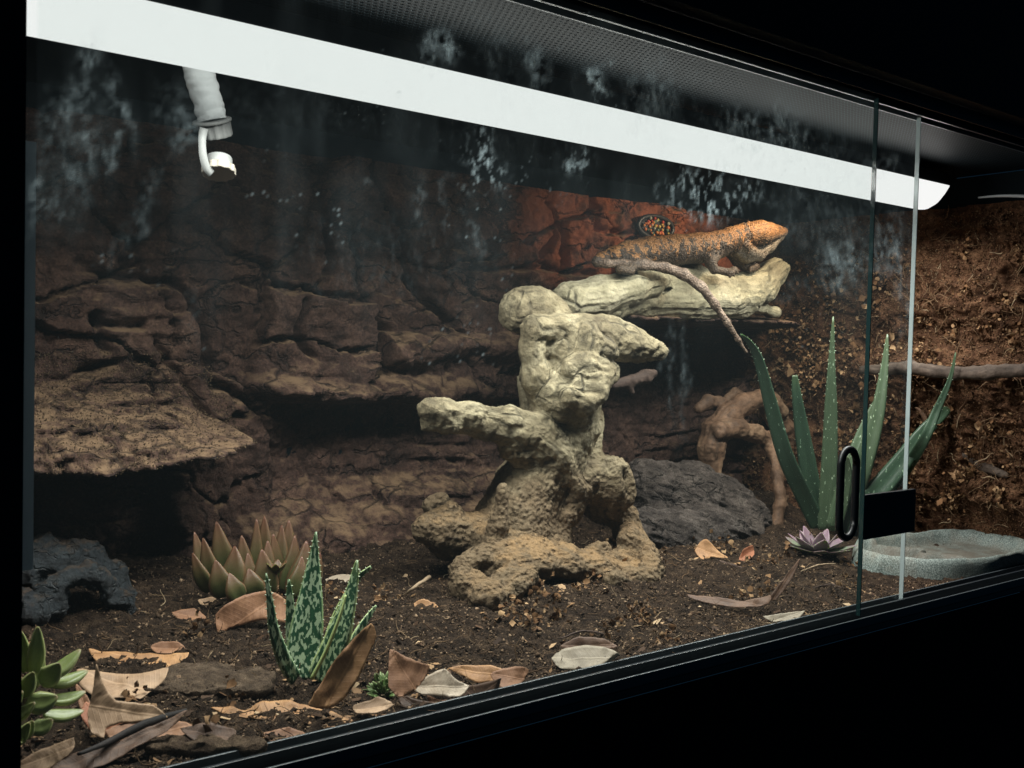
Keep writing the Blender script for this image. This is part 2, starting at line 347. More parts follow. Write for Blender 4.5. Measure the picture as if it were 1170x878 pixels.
SM = [  # u, v, half width, half height, tilt, strength, sparkle
 (505, 57, 20, 24, 0, 1.5, .3), (683, 95, 12, 22, 0, 1.5, .3), (615, 72, 13, 26, .1, .8, .2), (552, 187, 20, 28, .1, .75, 1), (665, 190, 16, 16, 0, .7, 1),
 (812, 222, 34, 28, 0, .6, 1), (770, 218, 16, 30, 0, .4, .8), (852, 218, 22, 20, 0, .45, .8), (870, 150, 60, 34, 0, .45, .5), (745, 110, 30, 50, 0, .35, .3),
 (570, 60, 22, 50, 0, .14, .2), (95, 85, 16, 45, -.35, .5, .0), (70, 130, 22, 45, -.15, .28, .0), (100, 170, 18, 60, -.2, .3, .0), (137, 120, 9, 45, .25, .5, .0), (128, 175, 5, 26, -.2, .45, .1),
 (205, 135, 24, 36, .25, .30, .1), (213, 155, 12, 20, 0, .25, .3), (160, 240, 12, 60, -.5, .14, .1), (38, 225, 7, 36, -.1, .55, .1), (60, 240, 16, 14, 0, .25, .8), (70, 200, 40, 60, 0, .10, .3),
 (968, 300, 30, 30, 0, .20, .1), (925, 330, 40, 14, -.8, .10, .1), (1015, 280, 22, 40, 0, .22, .3), (1005, 190, 20, 20, 0, .22, .3), (1080, 200, 12, 20, 0, .16, .2), (1105, 240, 9, 14, .3, .35, .2),
 (780, 430, 6, 70, 0, .16, .4), (765, 420, 5, 70, 0, .12, .4), (482, 240, 5, 40, 0, .16, .5), (510, 240, 5, 40, 0, .16, .3), (540, 265, 6, 34, .12, .18, .3), (413, 208, 5, 8, 0, .5, .3),
 (330, 110, 120, 40, .2, .05, .2), (640, 130, 200, 60, .2, .05, .3), (450, 300, 140, 60, .1, .035, .5), (940, 210, 60, 70, 0, .08, .3), (1030, 330, 8, 60, 0, .16, .5), (215, 360, 8, 40, 0, .08, .3)]
def smudge(X, Z, Y, allow):
    P = p3(X, np.full_like(X, Y), 0); P[:, 2] = Z; D = P-CAM; z = D @ F_; u = IW/2+FPX*(D @ R_)/z; v = IH/2-FPX*(D @ U_)/z
    Q = np.stack([u, v, 0*u], 1); wu = u+9*noise(Q/22, 3)+4*noise(Q/8, 5); wv = v+12*noise(Q/24, 4)+5*noise(Q/9, 6); s = np.zeros_like(u)
    fine = np.clip(.5+1.5*fbm(Q, 1/9, 4, 9, .6), 0, 1.3)*np.clip(.75+.9*fbm((Q @ np.array([[1, .25, 0], [-.25, 1, 0], [0, 0, 1]]))*np.array([1, .12, 1]), 1/3.2, 3, 14), .2, 1.5); spk = np.clip(fbm(Q*np.array([1, .45, 1]), 1/4.2, 4, 12, .65)*4.2-.15, 0, 1.8)
    for (a, b, w, h, t, g, sp) in SM:
        if not allow(a): continue
        du = (wu-a)-t*(wv-b); r = (du/w)**2+((wv-b)/h)**2; k = np.exp(-r**1.5*1.2); s += g*k*((1-sp)*fine+sp*spk*1.1)
    drops = np.clip((noise(Q/2.2, 30)-.87)*12, 0, 1)*np.clip(fbm(Q, 1/90, 2, 31)*3-.2, 0, 1)*(v < 420); s += .30*drops*(noise(Q/60, 77) > .05)
    s += .03*np.clip(fbm(Q*np.array([1, .25, 1]), 1/30, 3, 40)+.1, 0, 1)*sm(-v, -520, -100)
    return s*.48
def pane(name, x0, x1, y, th, label, allow, m_edge):
    r = empty(name, (x0, y, .0), label, 'glass door', 'sliding glass doors')
    nx = int((x1-x0)/.0016); nz = int(.492/.0016); X, Z = np.meshgrid(np.linspace(x0, x1, nx), np.linspace(.002, .497, nz), indexing='ij'); X = X.ravel(); Z = Z.ravel()
    i = np.arange(nx*nz).reshape(nx, nz); Q = np.stack([i[:-1, :-1].ravel(), i[1:, :-1].ravel(), i[1:, 1:].ravel(), i[:-1, 1:].ravel()], 1)
    V = np.stack([X, np.full_like(X, y), Z], 1)
    k = len(V); B = np.array([(x0, y+th, .002), (x1, y+th, .002), (x1, y+th, .497), (x0, y+th, .497)])
    V = np.concatenate([V, B]); at = np.concatenate([smudge(X, Z, y, allow), np.zeros(4)]); Q = np.concatenate([Q, [[k, k+3, k+2, k+1]]])
    obj('glass_sheet', V, Q, m_glass, r, False, {'smudge': at})
    MB().box(x1+.0002, x1+.0012, y, y+th, .002, .497).build('edge_strip', m_edge, r)
    return r
m_e1 = M_flat('dark_green_edge', (.012, .035, .036), .12, .8); 
t = NT('lamplit_glass_edge'); t.bsdf((.55, .66, .66), .25, None, .6, Transmission_Weight=.3); m_e2 = t.m  # pale colour stands for lamp light caught in the glass edge
d1 = pane('sliding_glass_door', .001, .7428, -.0105, .0045, 'smudged front glass pane, wide one with dark green edge carrying the oval pull', lambda a: a < 985, m_e1)
xe2 = aty(1042, 400, .0015)[0]
d2 = pane('sliding_glass_door', .012, xe2, .0015, .0045, 'glass pane sliding behind the wide one, with bright right edge and black plate', lambda a: a > 930, m_e2)
MB().box(.004, .0115, .0015, .006, .13, .35).build('seal_strip', M_flat('clear_seal', (.5, .58, .6), .3, .5), d2)
# oval finger pull on the wide pane
c = aty(969, 564, -.0125); hw = .0155; hh = .0415; L = []
for k in range(40):
    a = 2*pi*k/40; x = cos(a); z = sin(a); L.append((c[0]-.002+hw*x*.8, -.0135, c[2]+(hh-hw)*np.sign(z)*min(1, abs(z)*6)+hw*z))
L.append(L[0]); V, Fc = tube(L, [.0036], 90, 8, False)
obj('oval_pull', V, Fc, M_flat('black_plastic', (.004, .005, .007), .4, .5), d1)
pa = aty(981, 566, -.001); pb = aty(1041, 606, -.001)
MB().box(pa[0]+.004, pb[0]+.001, -.0045, .0005, pb[2]-.001, pa[2]).build('black_plate', M_flat('plate_plastic', (.005, .006, .009), .35, .4), d2, bevel=.0006)
# ------------------------------------------------------------------ back rock wall
def grid(nx, nz, x0, x1, z0, z1):
    X, Z = np.meshgrid(np.linspace(x0, x1, nx), np.linspace(z0, z1, nz), indexing='ij'); i = np.arange(nx*nz).reshape(nx, nz)
    return X.ravel(), Z.ravel(), np.stack([i[:-1, :-1].ravel(), i[1:, :-1].ravel(), i[1:, 1:].ravel(), i[:-1, 1:].ravel()], 1)
def xz(pts, Y): return np.array([aty(u, v, Y)[[0, 2]] for u, v in pts])
X, Z, Q = grid(520, 215, 0.0, 1.2, -.02, .466)
P = p3(X, Z); Wx = X+.030*fbm(P, 16, 5, 1, .6); Wz = Z+.024*fbm(P, 16, 5, 8, .6)
pts = []; r0 = np.random.default_rng(4); z = 0.0
while z < .50:
    x = r0.uniform(0, .05)
    while x < 1.25: pts.append((x, z+r0.uniform(-.026, .026))); x += r0.uniform(.09, .20)
    z += .066
pts = np.array(pts); dd = np.sqrt((Wx[:, None]-pts[None, :, 0])**2+((Wz[:, None]-pts[None, :, 1])*1.35)**2)
o = np.argsort(dd, axis=1)[:, :2]; d1_ = np.take_along_axis(dd, o, 1); off = r0.uniform(0, .026, len(pts))[o[:, 0]]; tl = r0.uniform(-.25, .25, (len(pts), 2))[o[:, 0]]
edge = d1_[:, 1]-d1_[:, 0]; bl = sm(edge, .0005, .007)
H = .016+bl*(off+.006+tl[:, 0]*(Wx-pts[o[:, 0], 0])*.5+tl[:, 1]*(Wz-pts[o[:, 0], 1])*.8)
CR = [[(290, 322), (330, 330), (370, 335), (430, 342)], [(365, 330), (385, 300), (378, 255), (390, 220)], [(408, 250), (415, 300), (422, 330), (440, 360), (460, 385), (472, 412)], [(350, 345), (342, 380), (362, 408)],
 [(95, 300), (140, 318), (200, 322), (230, 345), (242, 385), (252, 440)], [(105, 360), (125, 400)], [(110, 368), (165, 373)], [(183, 395), (215, 440), (240, 478), (262, 520)], [(30, 440), (75, 435), (130, 415)],
 [(520, 372), (521, 425)], [(690, 226), (682, 262), (718, 266)], [(642, 232), (650, 300)], [(600, 306), (690, 312)], [(150, 300), (170, 250), (160, 210)], [(250, 440), (300, 470), (330, 530)], [(640, 260), (620, 300), (560, 310)], [(470, 250), (480, 320), (530, 370)]]
for L in CR:
    L = catmull(xz(L, .46), 26)+0; L += .002*np.stack([noise(p3(L[:, 0]*90, L[:, 1]*90), 3), noise(p3(L[:, 0]*90, L[:, 1]*90), 5)], 1); best = np.full(len(X), 9.)
    for a, b in zip(L, L[1:]):
        ab = b-a; tt = np.clip(((X-a[0])*ab[0]+(Z-a[1])*ab[1])/(ab @ ab+1e-9), 0, 1); best = np.minimum(best, np.hypot(X-a[0]-tt*ab[0], Z-a[1]-tt*ab[1]))
    H -= .020*np.exp(-(best/(.0042+.0015*noise(P*40, 6)))**2)
def ledge(H, lip, ylip, ztop, xfade, round_=.012, rough=.25, steep=1.0, seed=0):
    L = xz(lip, ylip); zl = np.interp(X, L[:, 0], L[:, 1])+.005*fbm(P, 60, 3, seed+2); zt = np.interp(X, *zip(*ztop)) if isinstance(ztop, list) else ztop
    t = (Z-zl)/(zt-zl); w = sm(X, xfade[0], xfade[1])*(1-sm(X, xfade[2], xfade[3]))
    prof = np.where((t > 0) & (t < 1), np.clip(1-t, 0, 1)**steep, 0)*sm(Z-zl, 0, round_)**.35
    d = (.5-ylip)*w*prof*(1+rough*fbm(P, 30, 4, seed)); return np.maximum(H, d)+.3*np.minimum(H, d)
# the deep hollows lie under each ledge
def hollow(H, x0, x1, z0, z1, f=.02, depth=.9):
    w = sm(X, x0-f, x0+f)*(1-sm(X, x1-f, x1+f))*sm(Z, z0-f*.7, z0+f*.7)*(1-sm(Z, z1-.004, z1+.004)); return H*(1-depth*w)
H = hollow(H, .36, .78, .085, .185); H = hollow(H, .02, .24, .02, .13, .015); H = hollow(H, .74, 1.12, .06, .275)
H = ledge(H, [(300, 450), (340, 462), (420, 470), (470, 463), (520, 470), (560, 462), (640, 470)], .415, .232, (.30, .35, .62, .70), .016, .45, .8, 21)
H = ledge(H, [(500, 428), (560, 420), (640, 425), (700, 420)], .43, .27, (.49, .50, .78, .84), .03, .2, .3, 31)
H = ledge(H, [(600, 374), (680, 368), (760, 372), (880, 374), (960, 380), (1000, 385)], .315, .312, (.70, .76, 1.12, 1.18), .010, .12, .35, 41)
H = ledge(H, [(-20, 540), (20, 548), (60, 556), (100, 556), (140, 552), (180, 551), (230, 541), (290, 530), (330, 519)], .30, [(0, .232), (.15, .228), (.22, .205), (.30, .17)], (-.1, -.05, .285, .310), .010, .16, 1.05, 51)
# pebbly foot of the wall
foot = .085*sm(-Z, -.10, -.02)*sm(X, .26, .36)*(1-sm(X, .72, .85)); H = np.maximum(H, foot*(1+.35*fbm(P, 26, 3, 60)))
st_ = (Z+.010*fbm(P, 9, 3, 88)+.004*fbm(P, 40, 3, 89))/.021; st_f = st_-np.floor(st_); H += .0055*(sm(st_f, 0, .16)*(1-st_f)*1.6-.4)*sm(fbm(P, 10, 2, 95), -.15, .25)
H += .008*fbm(P, 40, 6, 70, .6)+.0045*fbm(P, 105, 4, 75, .6, ridge=True)+.009*fbm(P*np.array([.45, 1.7, 1]), 18, 4, 77)
lA = (X < .32)*(Z > .12)*(Z < .235)*(H > .06); H += lA*(.018*fbm(P, 26, 5, 90, .6)+.010*fbm(P, 70, 4, 93, .6, ridge=True))
V = np.stack([X+.004*noise(P*60, 80)*(X > .01)*(X < 1.19), TD+.008-np.clip(H, -.006, 1), Z], 1)
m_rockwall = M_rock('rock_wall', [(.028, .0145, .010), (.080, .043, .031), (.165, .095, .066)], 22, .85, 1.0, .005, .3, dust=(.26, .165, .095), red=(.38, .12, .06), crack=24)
rw = obj('rock_backdrop', V, Q, m_rockwall, None, True, {'basking_red': sm(X, .62, .78)*(1-sm(X, 1.05, 1.15))*sm(Z+.02*noise(P*20, 3), .33, .37)}, (0.0, TD, 0)); tag(rw, 'brown cracked rock backdrop with jutting ledges behind the wood', 'rock wall')  # red patch: reddish rock plus warm basking light put into the colour
HB = H.reshape(520, 215)
def wally(x, z): i = int(np.clip(x/1.2*519, 0, 519)); j = int(np.clip((z+.02)/.486*214, 0, 214)); return TD+.008-HB[i, j]
# ------------------------------------------------------------------ peat side wall
Yg, Zg, Q = grid(240, 215, 0.004, .5, -.02, .458); P = p3(Yg, Zg)
Hs = .022+.020*fbm(P*np.array([.55, 1.5, 1]), 14, 5, 101)+.010*fbm(P, 55, 4, 102, ridge=True)+.05*sm(-Zg, -.16, .0)*(.6+.5*noise(P*12, 7))*sm(Yg, .16, .30)+.02*np.exp(-((Zg-.235-.02*noise(P*7, 3))/.02)**2)
Hs *= 1-.75*sm(-Yg, -.19, -.14)*sm(-Zg, -.07, -.04)
Hs += .03*sm(Yg, .38, .5)*(.5+.8*noise(P*18, 9))+.004*fbm(P, 160, 3, 104); Hs = np.clip(Hs, .002, .2)
V = np.stack([TW+.010-Hs, Yg+.004*noise(P*70, 2)*(Yg > .02), Zg], 1)
m_peat = M_rock('peat_wall', [(.030, .016, .009), (.105, .052, .028), (.22, .12, .065)], 45, .95, 1.0, .003, .15)
pw = obj('peat_backdrop', V, Q, m_peat, None, True, None, (TW, .25, 0)); tag(pw, 'crumbly orange brown peat side wall with hanging root fibres', 'peat wall')
HS = Hs.reshape(240, 215)
def sidex(y, z): i = int(np.clip((y-.004)/.496*239, 0, 239)); j = int(np.clip((z+.02)/.478*214, 0, 214)); return TW+.010-HS[i, j]
# ------------------------------------------------------------------ soil
def soil(x, y):
    x = np.asarray(x, float); y = np.asarray(y, float); P = p3(x, y)
    z = .001+.012*sm(y, .02, .2)+.012*sm(y, .30, .46)
    z = z+.030*np.exp(-((x-.10)**2+(y-.36)**2)/.055**2)+.018*np.exp(-((x-.02)**2+(y-.30)**2)/.05**2)+.018*np.exp(-((x-1.13)**2+(y-.42)**2)/.1**2)
    z = z-.022*np.exp(-((x-.105)**2+(y-.31)**2)/.024**2)
    z = z+.0065*fbm(P, 20, 4, 200)*sm(y, .0, .05)+.002*fbm(P, 90, 3, 204)
    w = np.exp(-(((x-1.05)/.175)**2+((y-.085)/.085)**2)**3); z = z*(1-w)+.0015*w
    return z
def sz(x, y): return float(soil(np.array([x]), np.array([y]))[0])
X, Y, Q = grid(560, 235, 0.002, 1.198, .0105, .505); Zs = soil(X, Y)+.0045*fbm(p3(X, Y), 190, 4, 210, .7)+.0015*fbm(p3(X, Y), 90, 3, 214, ridge=True)
m_soil = M_rock('soil', [(.013, .008, .005), (.052, .033, .021), (.125, .082, .050)], 75, .95, 1.0, .005, .15, mc=.9)
tag(obj('soil', np.stack([X, Y, Zs], 1), Q, m_soil, None, True, None, (.6, .25, 0)), 'dark brown loose soil floor', 'soil', kind='structure')
# crumbs: thousands of clods
def crumbs(name, pts, size, mat, label, cat, squash=.7, parent=None):
    n = len(pts); base = np.array([(1, 0, 0), (-1, 0, 0), (0, 1, 0), (0, -1, 0), (0, 0, 1), (0, 0, -1)], float)
    F8 = np.array([(0, 2, 4), (2, 1, 4), (1, 3, 4), (3, 0, 4), (2, 0, 5), (1, 2, 5), (3, 1, 5), (0, 3, 5)])
    B = base[None]*(RNG.uniform(.5, 1.3, (n, 6, 1))); q = RNG.normal(size=(n, 4)); q /= np.linalg.norm(q, axis=1, keepdims=True); w, x, y, z = q.T
    R = np.stack([1-2*(y*y+z*z), 2*(x*y-z*w), 2*(x*z+y*w), 2*(x*y+z*w), 1-2*(x*x+z*z), 2*(y*z-x*w), 2*(x*z-y*w), 2*(y*z+x*w), 1-2*(x*x+y*y)], 1).reshape(n, 3, 3)
    B = B*np.array([1, squash, squash*.8]); V = np.einsum('nij,nkj->nki', R, B)*np.asarray(size)[:, None, None]+pts[:, None]
    Fc = (F8[None]+6*np.arange(n)[:, None, None]).reshape(-1, 3)
    tone = np.repeat(RNG.random(n), 6)
    o = obj(name, V.reshape(-1, 3), Fc, mat, None, False, {'tone': tone}, pts.mean(0)); return tag(o, label, cat, kind='stuff')
def M_tone(name, stops, rough=.95, sc=200):
    t = NT(name); c = t.ramp(t.attr('tone'), stops); c = t.mix(.4, c, t.ramp(t.noise(t.coord(), sc, 4), [(.3, .4), (.7, 1.0)]), 'MULTIPLY'); t.bsdf(c, rough, None, .15); return t.m
m_crumb = M_tone('soil_crumb', [(0, (.010, .007, .005)), (.4, (.045, .029, .018)), (.75, (.115, .074, .046)), (1, (.32, .22, .14))])
n = 52000; y = .0115+.46*RNG.random(n)**1.5; x = RNG.uniform(.005, 1.19, n); x = np.where(RNG.random(n) < .35, RNG.uniform(.01, .75, n), x); s = RNG.uniform(.0006, .0018, n)*(1+1.0*(RNG.random(n) < .05))
kk = (((x-1.05)/.155)**2+((y-.085)/.078)**2) > 1; x, y, s = x[kk], y[kk], s[kk]
crumbs('soil_crumbs', np.stack([x, y, soil(x, y)+s*.4], 1), s, m_crumb, 'loose dark brown soil crumbs covering the floor', 'soil crumbs')
# crumbs lying on the left ledge and sticking to the peat wall
pts = []
while len(pts) < 9000:
    x, z = RNG.uniform(0.004, .31), RNG.uniform(.125, .24); yy = wally(x, z)
    if yy < .47 and RNG.random() < .9: pts.append((x, yy-.0005, z))
crumbs('ledge_crumbs', np.array(pts), RNG.uniform(.0004, .0013, len(pts)), M_tone('ledge_crumb', [(0, (.03, .02, .012)), (.6, (.09, .062, .038)), (1, (.20, .14, .085))]), 'soil crumbs spread over the broad left rock ledge', 'soil crumbs')
n = 40000; y = RNG.uniform(.006, .498, n); z = RNG.uniform(.0, .45, n); x = np.array([sidex(a, b) for a, b in zip(y, z)])
m_pc = M_tone('peat_crumb', [(0, (.03, .016, .009)), (.5, (.11, .057, .028)), (.85, (.19, .11, .06)), (1, (.28, .18, .10))])
crumbs('peat_crumbs', np.stack([x-.001, y, z], 1), RNG.uniform(.0006, .0019, n)*(1+1.0*(RNG.random(n) < .04)), m_pc, 'coarse peat crumbs stuck over the side wall', 'peat')
# fibres
def fibres(name, roots, nrmv, ln, r, mat, label, cat, curl=.6, grav=0):
    Vs = []; Fs = []; k = 0; T = []
    for p, nv in zip(roots, nrmv):
        L = RNG.uniform(*ln); d = nrm(RNG.normal(size=3)+nv*.4); d -= nv*(d @ nv)*.7; q = np.array(p, float); path = [q]
        for i in range(5):
            d = nrm(d+curl*RNG.normal(size=3)*.5+np.array([0, 0, -grav])); d = d-nv*min(0, d @ nv)*.9; q = q+d*L/5; path.append(q)
        rr = RNG.uniform(*r); V, Fc = tube(path, [rr, rr, rr*.4], 8, 3, False); Vs.append(V); Fs += [tuple(i+k for i in f) for f in Fc]; k += len(V); T.append(np.full(len(V), RNG.random()))
    V = np.concatenate(Vs); o = obj(name, V, np.array(Fs), mat, None, True, {'tone': np.concatenate(T)}); return tag(o, label, cat, kind='stuff')
m_fib = M_tone('root_fibre', [(0, (.05, .027, .015)), (.7, (.14, .085, .045)), (.93, (.25, .17, .10)), (1, (.42, .32, .20))], .8)
R = []; 
for _ in range(1500):
    y, z = RNG.uniform(.01, .49), RNG.uniform(.02, .44); R.append((sidex(y, z)-.003, y, z))
fibres('peat_roots', R, [np.array([-1, 0, 0])]*len(R), (.006, .034), (.0002, .0008), m_fib, 'thin pale roots and fibres hanging from the peat wall', 'root fibres', .8, .12)
R = []
for _ in range(950):
    x, y = RNG.uniform(.05, .86), .015+.35*RNG.random()**1.3; R.append((x, y, sz(x, y)+.001))
fibres('soil_fibres', R, [np.array([0, 0, 1.])]*len(R), (.006, .026), (.0002, .0006), m_fib, 'short dry fibres scattered on the soil', 'plant fibres', .9, .05)
# dry moss tufts: crumpled flakes
def flakes(name, centers, nv, num, size, spread, mat, label, cat):
    V = []; Fc = []; T = []; k = 0
    for c, nn in zip(centers, nv):
        for _ in range(num):
            p = np.array(c)+RNG.normal(size=3)*spread; p[1] = max(p[1], .014); s = RNG.uniform(*size); a = nrm(RNG.normal(size=3)); b = nrm(np.cross(a, RNG.normal(size=3))); cc = np.cross(a, b)
            g = [(-1, -.6, .2), (0, -.9, -.3), (1, -.5, .3), (-.8, .4, -.3), (.1, .3, .5), (.9, .5, -.2), (0, 1.1, .1)]
            V += [p+s*(a*(x+RNG.normal()*.15)+b*(y+RNG.normal()*.15)+cc*(z+RNG.normal()*.25)) for x, y, z in g]; T += [RNG.random()]*7
            Fc += [(k, k+1, k+4), (k, k+4, k+3), (k+1, k+2, k+4), (k+2, k+5, k+4), (k+3, k+4, k+6), (k+4, k+5, k+6)]; k += 7
    o = obj(name, np.array(V), np.array(Fc), mat, None, True, {'tone': np.array(T)}); return tag(o, label, cat, kind='stuff')
m_moss = M_tone('dry_moss', [(0, (.07, .035, .015)), (.5, (.17, .09, .042)), (1, (.40, .26, .14))], .85)
C = [];
for u, v in [(905, 430), (925, 395), (935, 345), (915, 415), (965, 405), (975, 440), (895, 450), (960, 470), (945, 500), (1000, 470), (1010, 500), (930, 440), (1060, 480), (985, 350), (940, 375), (900, 400), (880, 420), (1120, 490), (1090, 540), (1075, 560), (1130, 570), (1000, 400), (1150, 440)]:
    p = atx(u, v, 1.15); y = min(p[1], .485); C.append((sidex(y, p[2])-.003, y, p[2]))
for _ in range(26):
    y, z = RNG.uniform(.36, .49), RNG.uniform(.12, .42); C.append((sidex(y, z)-.003, y, z))
for _ in range(60):
    y, z = RNG.uniform(.01, .49), RNG.uniform(.02, .44); C.append((sidex(y, z)-.001, y, z))
C0 = [q for q in C[:22] for _ in range(1)]
flakes('curled_moss', C0, [None]*len(C0), 13, (.0022, .0062), .010, m_moss, 'large curled tan moss flakes clinging round the corner behind the aloe', 'moss')
fl = flakes('dry_moss', C, [None]*len(C), 34, (.0009, .0036), .009, m_moss, 'tan crumpled dry moss caught on the side wall', 'moss')
C = []
for u, v in [(610, 690), (635, 697), (700, 715), (690, 735), (735, 712), (800, 640), (830, 640), (855, 655), (770, 745), (760, 730), (880, 650), (640, 765)]:
    p = atz(u, v, .006)
    if p[1] < .03: continue
    C.append((p[0], p[1], sz(p[0], p[1])+.002))
for _ in range(34):
    x, y = RNG.uniform(.05, .95), RNG.uniform(.03, .32); C.append((x, y, sz(x, y)+.001))
flakes('dry_litter', C, [None]*len(C), 26, (.0010, .0034), .007, m_moss, 'tan shredded plant litter scattered on the soil', 'plant litter')

pts = []
for _ in range(240):
    x, y = RNG.uniform(.01, .34), .014+.12*RNG.random()**1.4; pts.append((x, y, sz(x, y)+.0015))
for _ in range(260):
    x, y = RNG.uniform(.2, .88), .014+.30*RNG.random()**1.2; pts.append((x, y, sz(x, y)+.0015))
def chips(name, pts, size, mat, label, cat):
    V = []; Fc = []; T = []; k = 0
    for p in pts:
        s = RNG.uniform(*size); th = RNG.uniform(0, 2*pi); m_ = RNG.integers(5, 8); tilt = RNG.normal(size=2)*.35; tn = RNG.random()
        V.append(np.array(p)+(0, 0, s*.12)); ring = []
        for j in range(m_):
            r = s*RNG.uniform(.5, 1.2)*(1.5 if j == 0 else 1); q = th+2*pi*j/m_; dx, dy = r*cos(q), r*sin(q)*.7; V.append(np.array(p)+(dx, dy, tilt[0]*dx+tilt[1]*dy+RNG.normal()*s*.12)); ring.append(k+1+j)
        Fc += [(k, ring[j], ring[(j+1) % m_]) for j in range(m_)]; k += m_+1; T += [tn]*(m_+1)
    V = np.array(V); V[:, 1] = np.maximum(V[:, 1], .012); return tag(obj(name, V, np.array(Fc), mat, None, True, {'tone': np.array(T)}), label, cat, kind='stuff')
chips('leaf_fragments', pts, (.0012, .0048), M_tone('leaf_fragment', [(0, (.025, .015, .010)), (.6, (.10, .055, .03)), (.85, (.34, .20, .10)), (1, (.50, .36, .22))], .7), 'torn bits of dry leaf and bark strewn over the soil', 'leaf litter')
# ------------------------------------------------------------------ grape-wood stump
def organic(name, prims, vox, mat, parent=None, k=.010, cuts=(), kc=.004, warp=0, ws=30, disp=(), label=None, cat=None, extra=None, origin=None, group=None, grain_amp=0):
    V, Q, G, T = sdf_mesh(prims, vox, k, cuts, kc, warp, ws, 5); N = normals(V, Q)
    if ((V-V.mean(0))*N).sum() < 0: N = -N; Q = Q[:, ::-1]
    for sc, a, o, rd in disp: V = V+N*(a*fbm(V, sc, o, int(sc), ridge=rd))[:, None]
    if grain_amp: V = V+N*(grain_amp*fbm(G, 130, 4, 3, ridge=True))[:, None]
    at = {'grain': G, 'tagv': T}
    if extra: V, Q, at = extra(V, Q, N, at)
    o = obj(name, V, Q, mat, parent, True, at, origin)
    if label: tag(o, label, cat, group)
    return o
Yt = .285
def C(Y, *p, t=None): return chain([(a[0], a[1], a[3] if len(a) > 3 else Y, a[2]) for a in p], t)
st = []
st += C(Yt, (600, 640, 46), (586, 600, 42), (602, 560, 36), (626, 522, 35), (648, 487, 33), (652, 455, 32), (640, 425, 32), (634, 398, 28), (640, 385, 22), t=.15)
st += C(.30, (596, 352, 22), (612, 352, 23), (628, 362, 21), (640, 385, 16), t=0)
st += C(.30, (590, 362, 17), (612, 368, 18), t=0)
st += C(.275, (618, 388, 17), (650, 378, 13), (685, 378, 13, .265), (715, 390, 14, .262), (738, 398, 11, .26), (752, 401, 10, .258), t=0)
st += C(.265, (690, 392, 17), (725, 405, 9), t=0)
st += C(.25, (672, 378, 9), (670, 395, 13), (664, 420, 15), t=0) + C(.245, (678, 390, 9), (692, 400, 8), (702, 405, 4.5), t=0)
st += C(.25, (655, 440, 22), (672, 440, 21), (684, 428, 14), (692, 424, 10), t=0) + C(.262, (635, 455, 27), (655, 465, 22), t=0)
st += C(.255, (691, 438, 6), (699, 430, 5), (700, 423, 3), (694, 417, 2), t=0)
st += C(.28, (617, 400, 15), (614, 430, 14), (620, 455, 16), t=0) + C(.31, (605, 435, 14), (612, 480, 14), (622, 540, 15), t=0)
st += C(.268, (608, 378, 13), (607, 400, 12), (610, 432, 12), (624, 462, 10), (640, 474, 8), t=0) + C(.262, (612, 374, 12), (640, 374, 12), (668, 374, 10), (700, 374, 8), (728, 385, 6), t=0) + C(.27, (640, 395, 20), (650, 420, 22), t=0)
st += C(.24, (650, 420, 8), (668, 416, 7), (686, 418, 6), t=0) + C(.235, (650, 455, 8), (668, 462, 8), (684, 450, 6), t=0) + C(.25, (610, 500, 5), (640, 520, 6), (660, 560, 6), t=0) + C(.245, (575, 560, 5), (570, 600, 6), (560, 630, 6), t=.1)
st += C(.262, (488, 468, 11), (505, 470, 10.5), (540, 474, 11), (580, 481, 13), (615, 490, 16), t=0) + C(.265, (488, 486, 7.5), (510, 486, 8), (550, 490, 9), (590, 498, 14), (625, 505, 18), t=0)
st += C(.27, (582, 512, 13), (600, 514, 18), (625, 520, 22), t=0)
st += C(.30, (672, 480, 18), (662, 520, 22), (645, 560, 26), (625, 600, 28), t=0)
# right knob with hollow under it
st += C(.27, (668, 548, 22), (690, 550, 26), (700, 562, 20), t=0) + C(.27, (655, 560, 20), (640, 590, 20), (625, 625, 24), t=.1) + C(.25, (705, 540, 15), (712, 565, 13), t=0)
st += C(.28, (690, 575, 24), (712, 592, 13), (716, 606, 11), (722, 620, 14, .24), (740, 632, 9, .21), (747, 650, 8, .19), (740, 662, 9, .18), t=.4)
st += C(.235, (682, 611, 6), (684, 622, 7), (690, 634, 8), (705, 640, 9), t=.3)
# left lobes
st += C(.29, (486, 605, 14), (505, 606, 22), (538, 612, 24), (575, 625, 26), t=.7) + C(.285, (516, 581, 7), (521, 596, 11), t=.3) + C(.34, (492, 578, 8), (503, 575, 9), t=0) + C(.29, (515, 622, 16), (545, 628, 16), t=.3)
st += C(.24, (528, 652, 15), (548, 642, 14), (562, 640, 13), t=.1) + C(.21, (527, 665, 15), (536, 672, 17), (550, 678, 14, .19), t=.4)
# front root, arched: three ridges sloping to the soil
st += C(.262, (562, 622, 20), (590, 624, 24), (622, 630, 18), t=.7) + C(.24, (575, 638, 16), (605, 636, 15), (630, 640, 12), t=1)
st += C(.235, (560, 655, 11), (585, 640, 14), (612, 634, 13), (645, 637, 12), (680, 642, 11), (712, 643, 10), (738, 650, 8, .20), t=1)
st += C(.212, (572, 668, 12, .20), (592, 653, 13), (618, 646, 13), (650, 649, 13), (684, 654, 12), (715, 658, 10), (742, 664, 8, .185), t=.8)
st += C(.19, (560, 680, 13, .18), (582, 670, 14), (602, 662, 10), t=.4) + C(.185, (700, 662, 9), (722, 667, 8), (742, 668, 7), t=.3)
st += C(.225, (575, 650, 12), (600, 645, 14), (640, 645, 14), (690, 650, 11), t=1) + C(.18, (545, 684, 9), (560, 688, 8), (574, 686, 7), t=.4) + C(.26, (590, 650, 24), (625, 650, 16), t=.5)
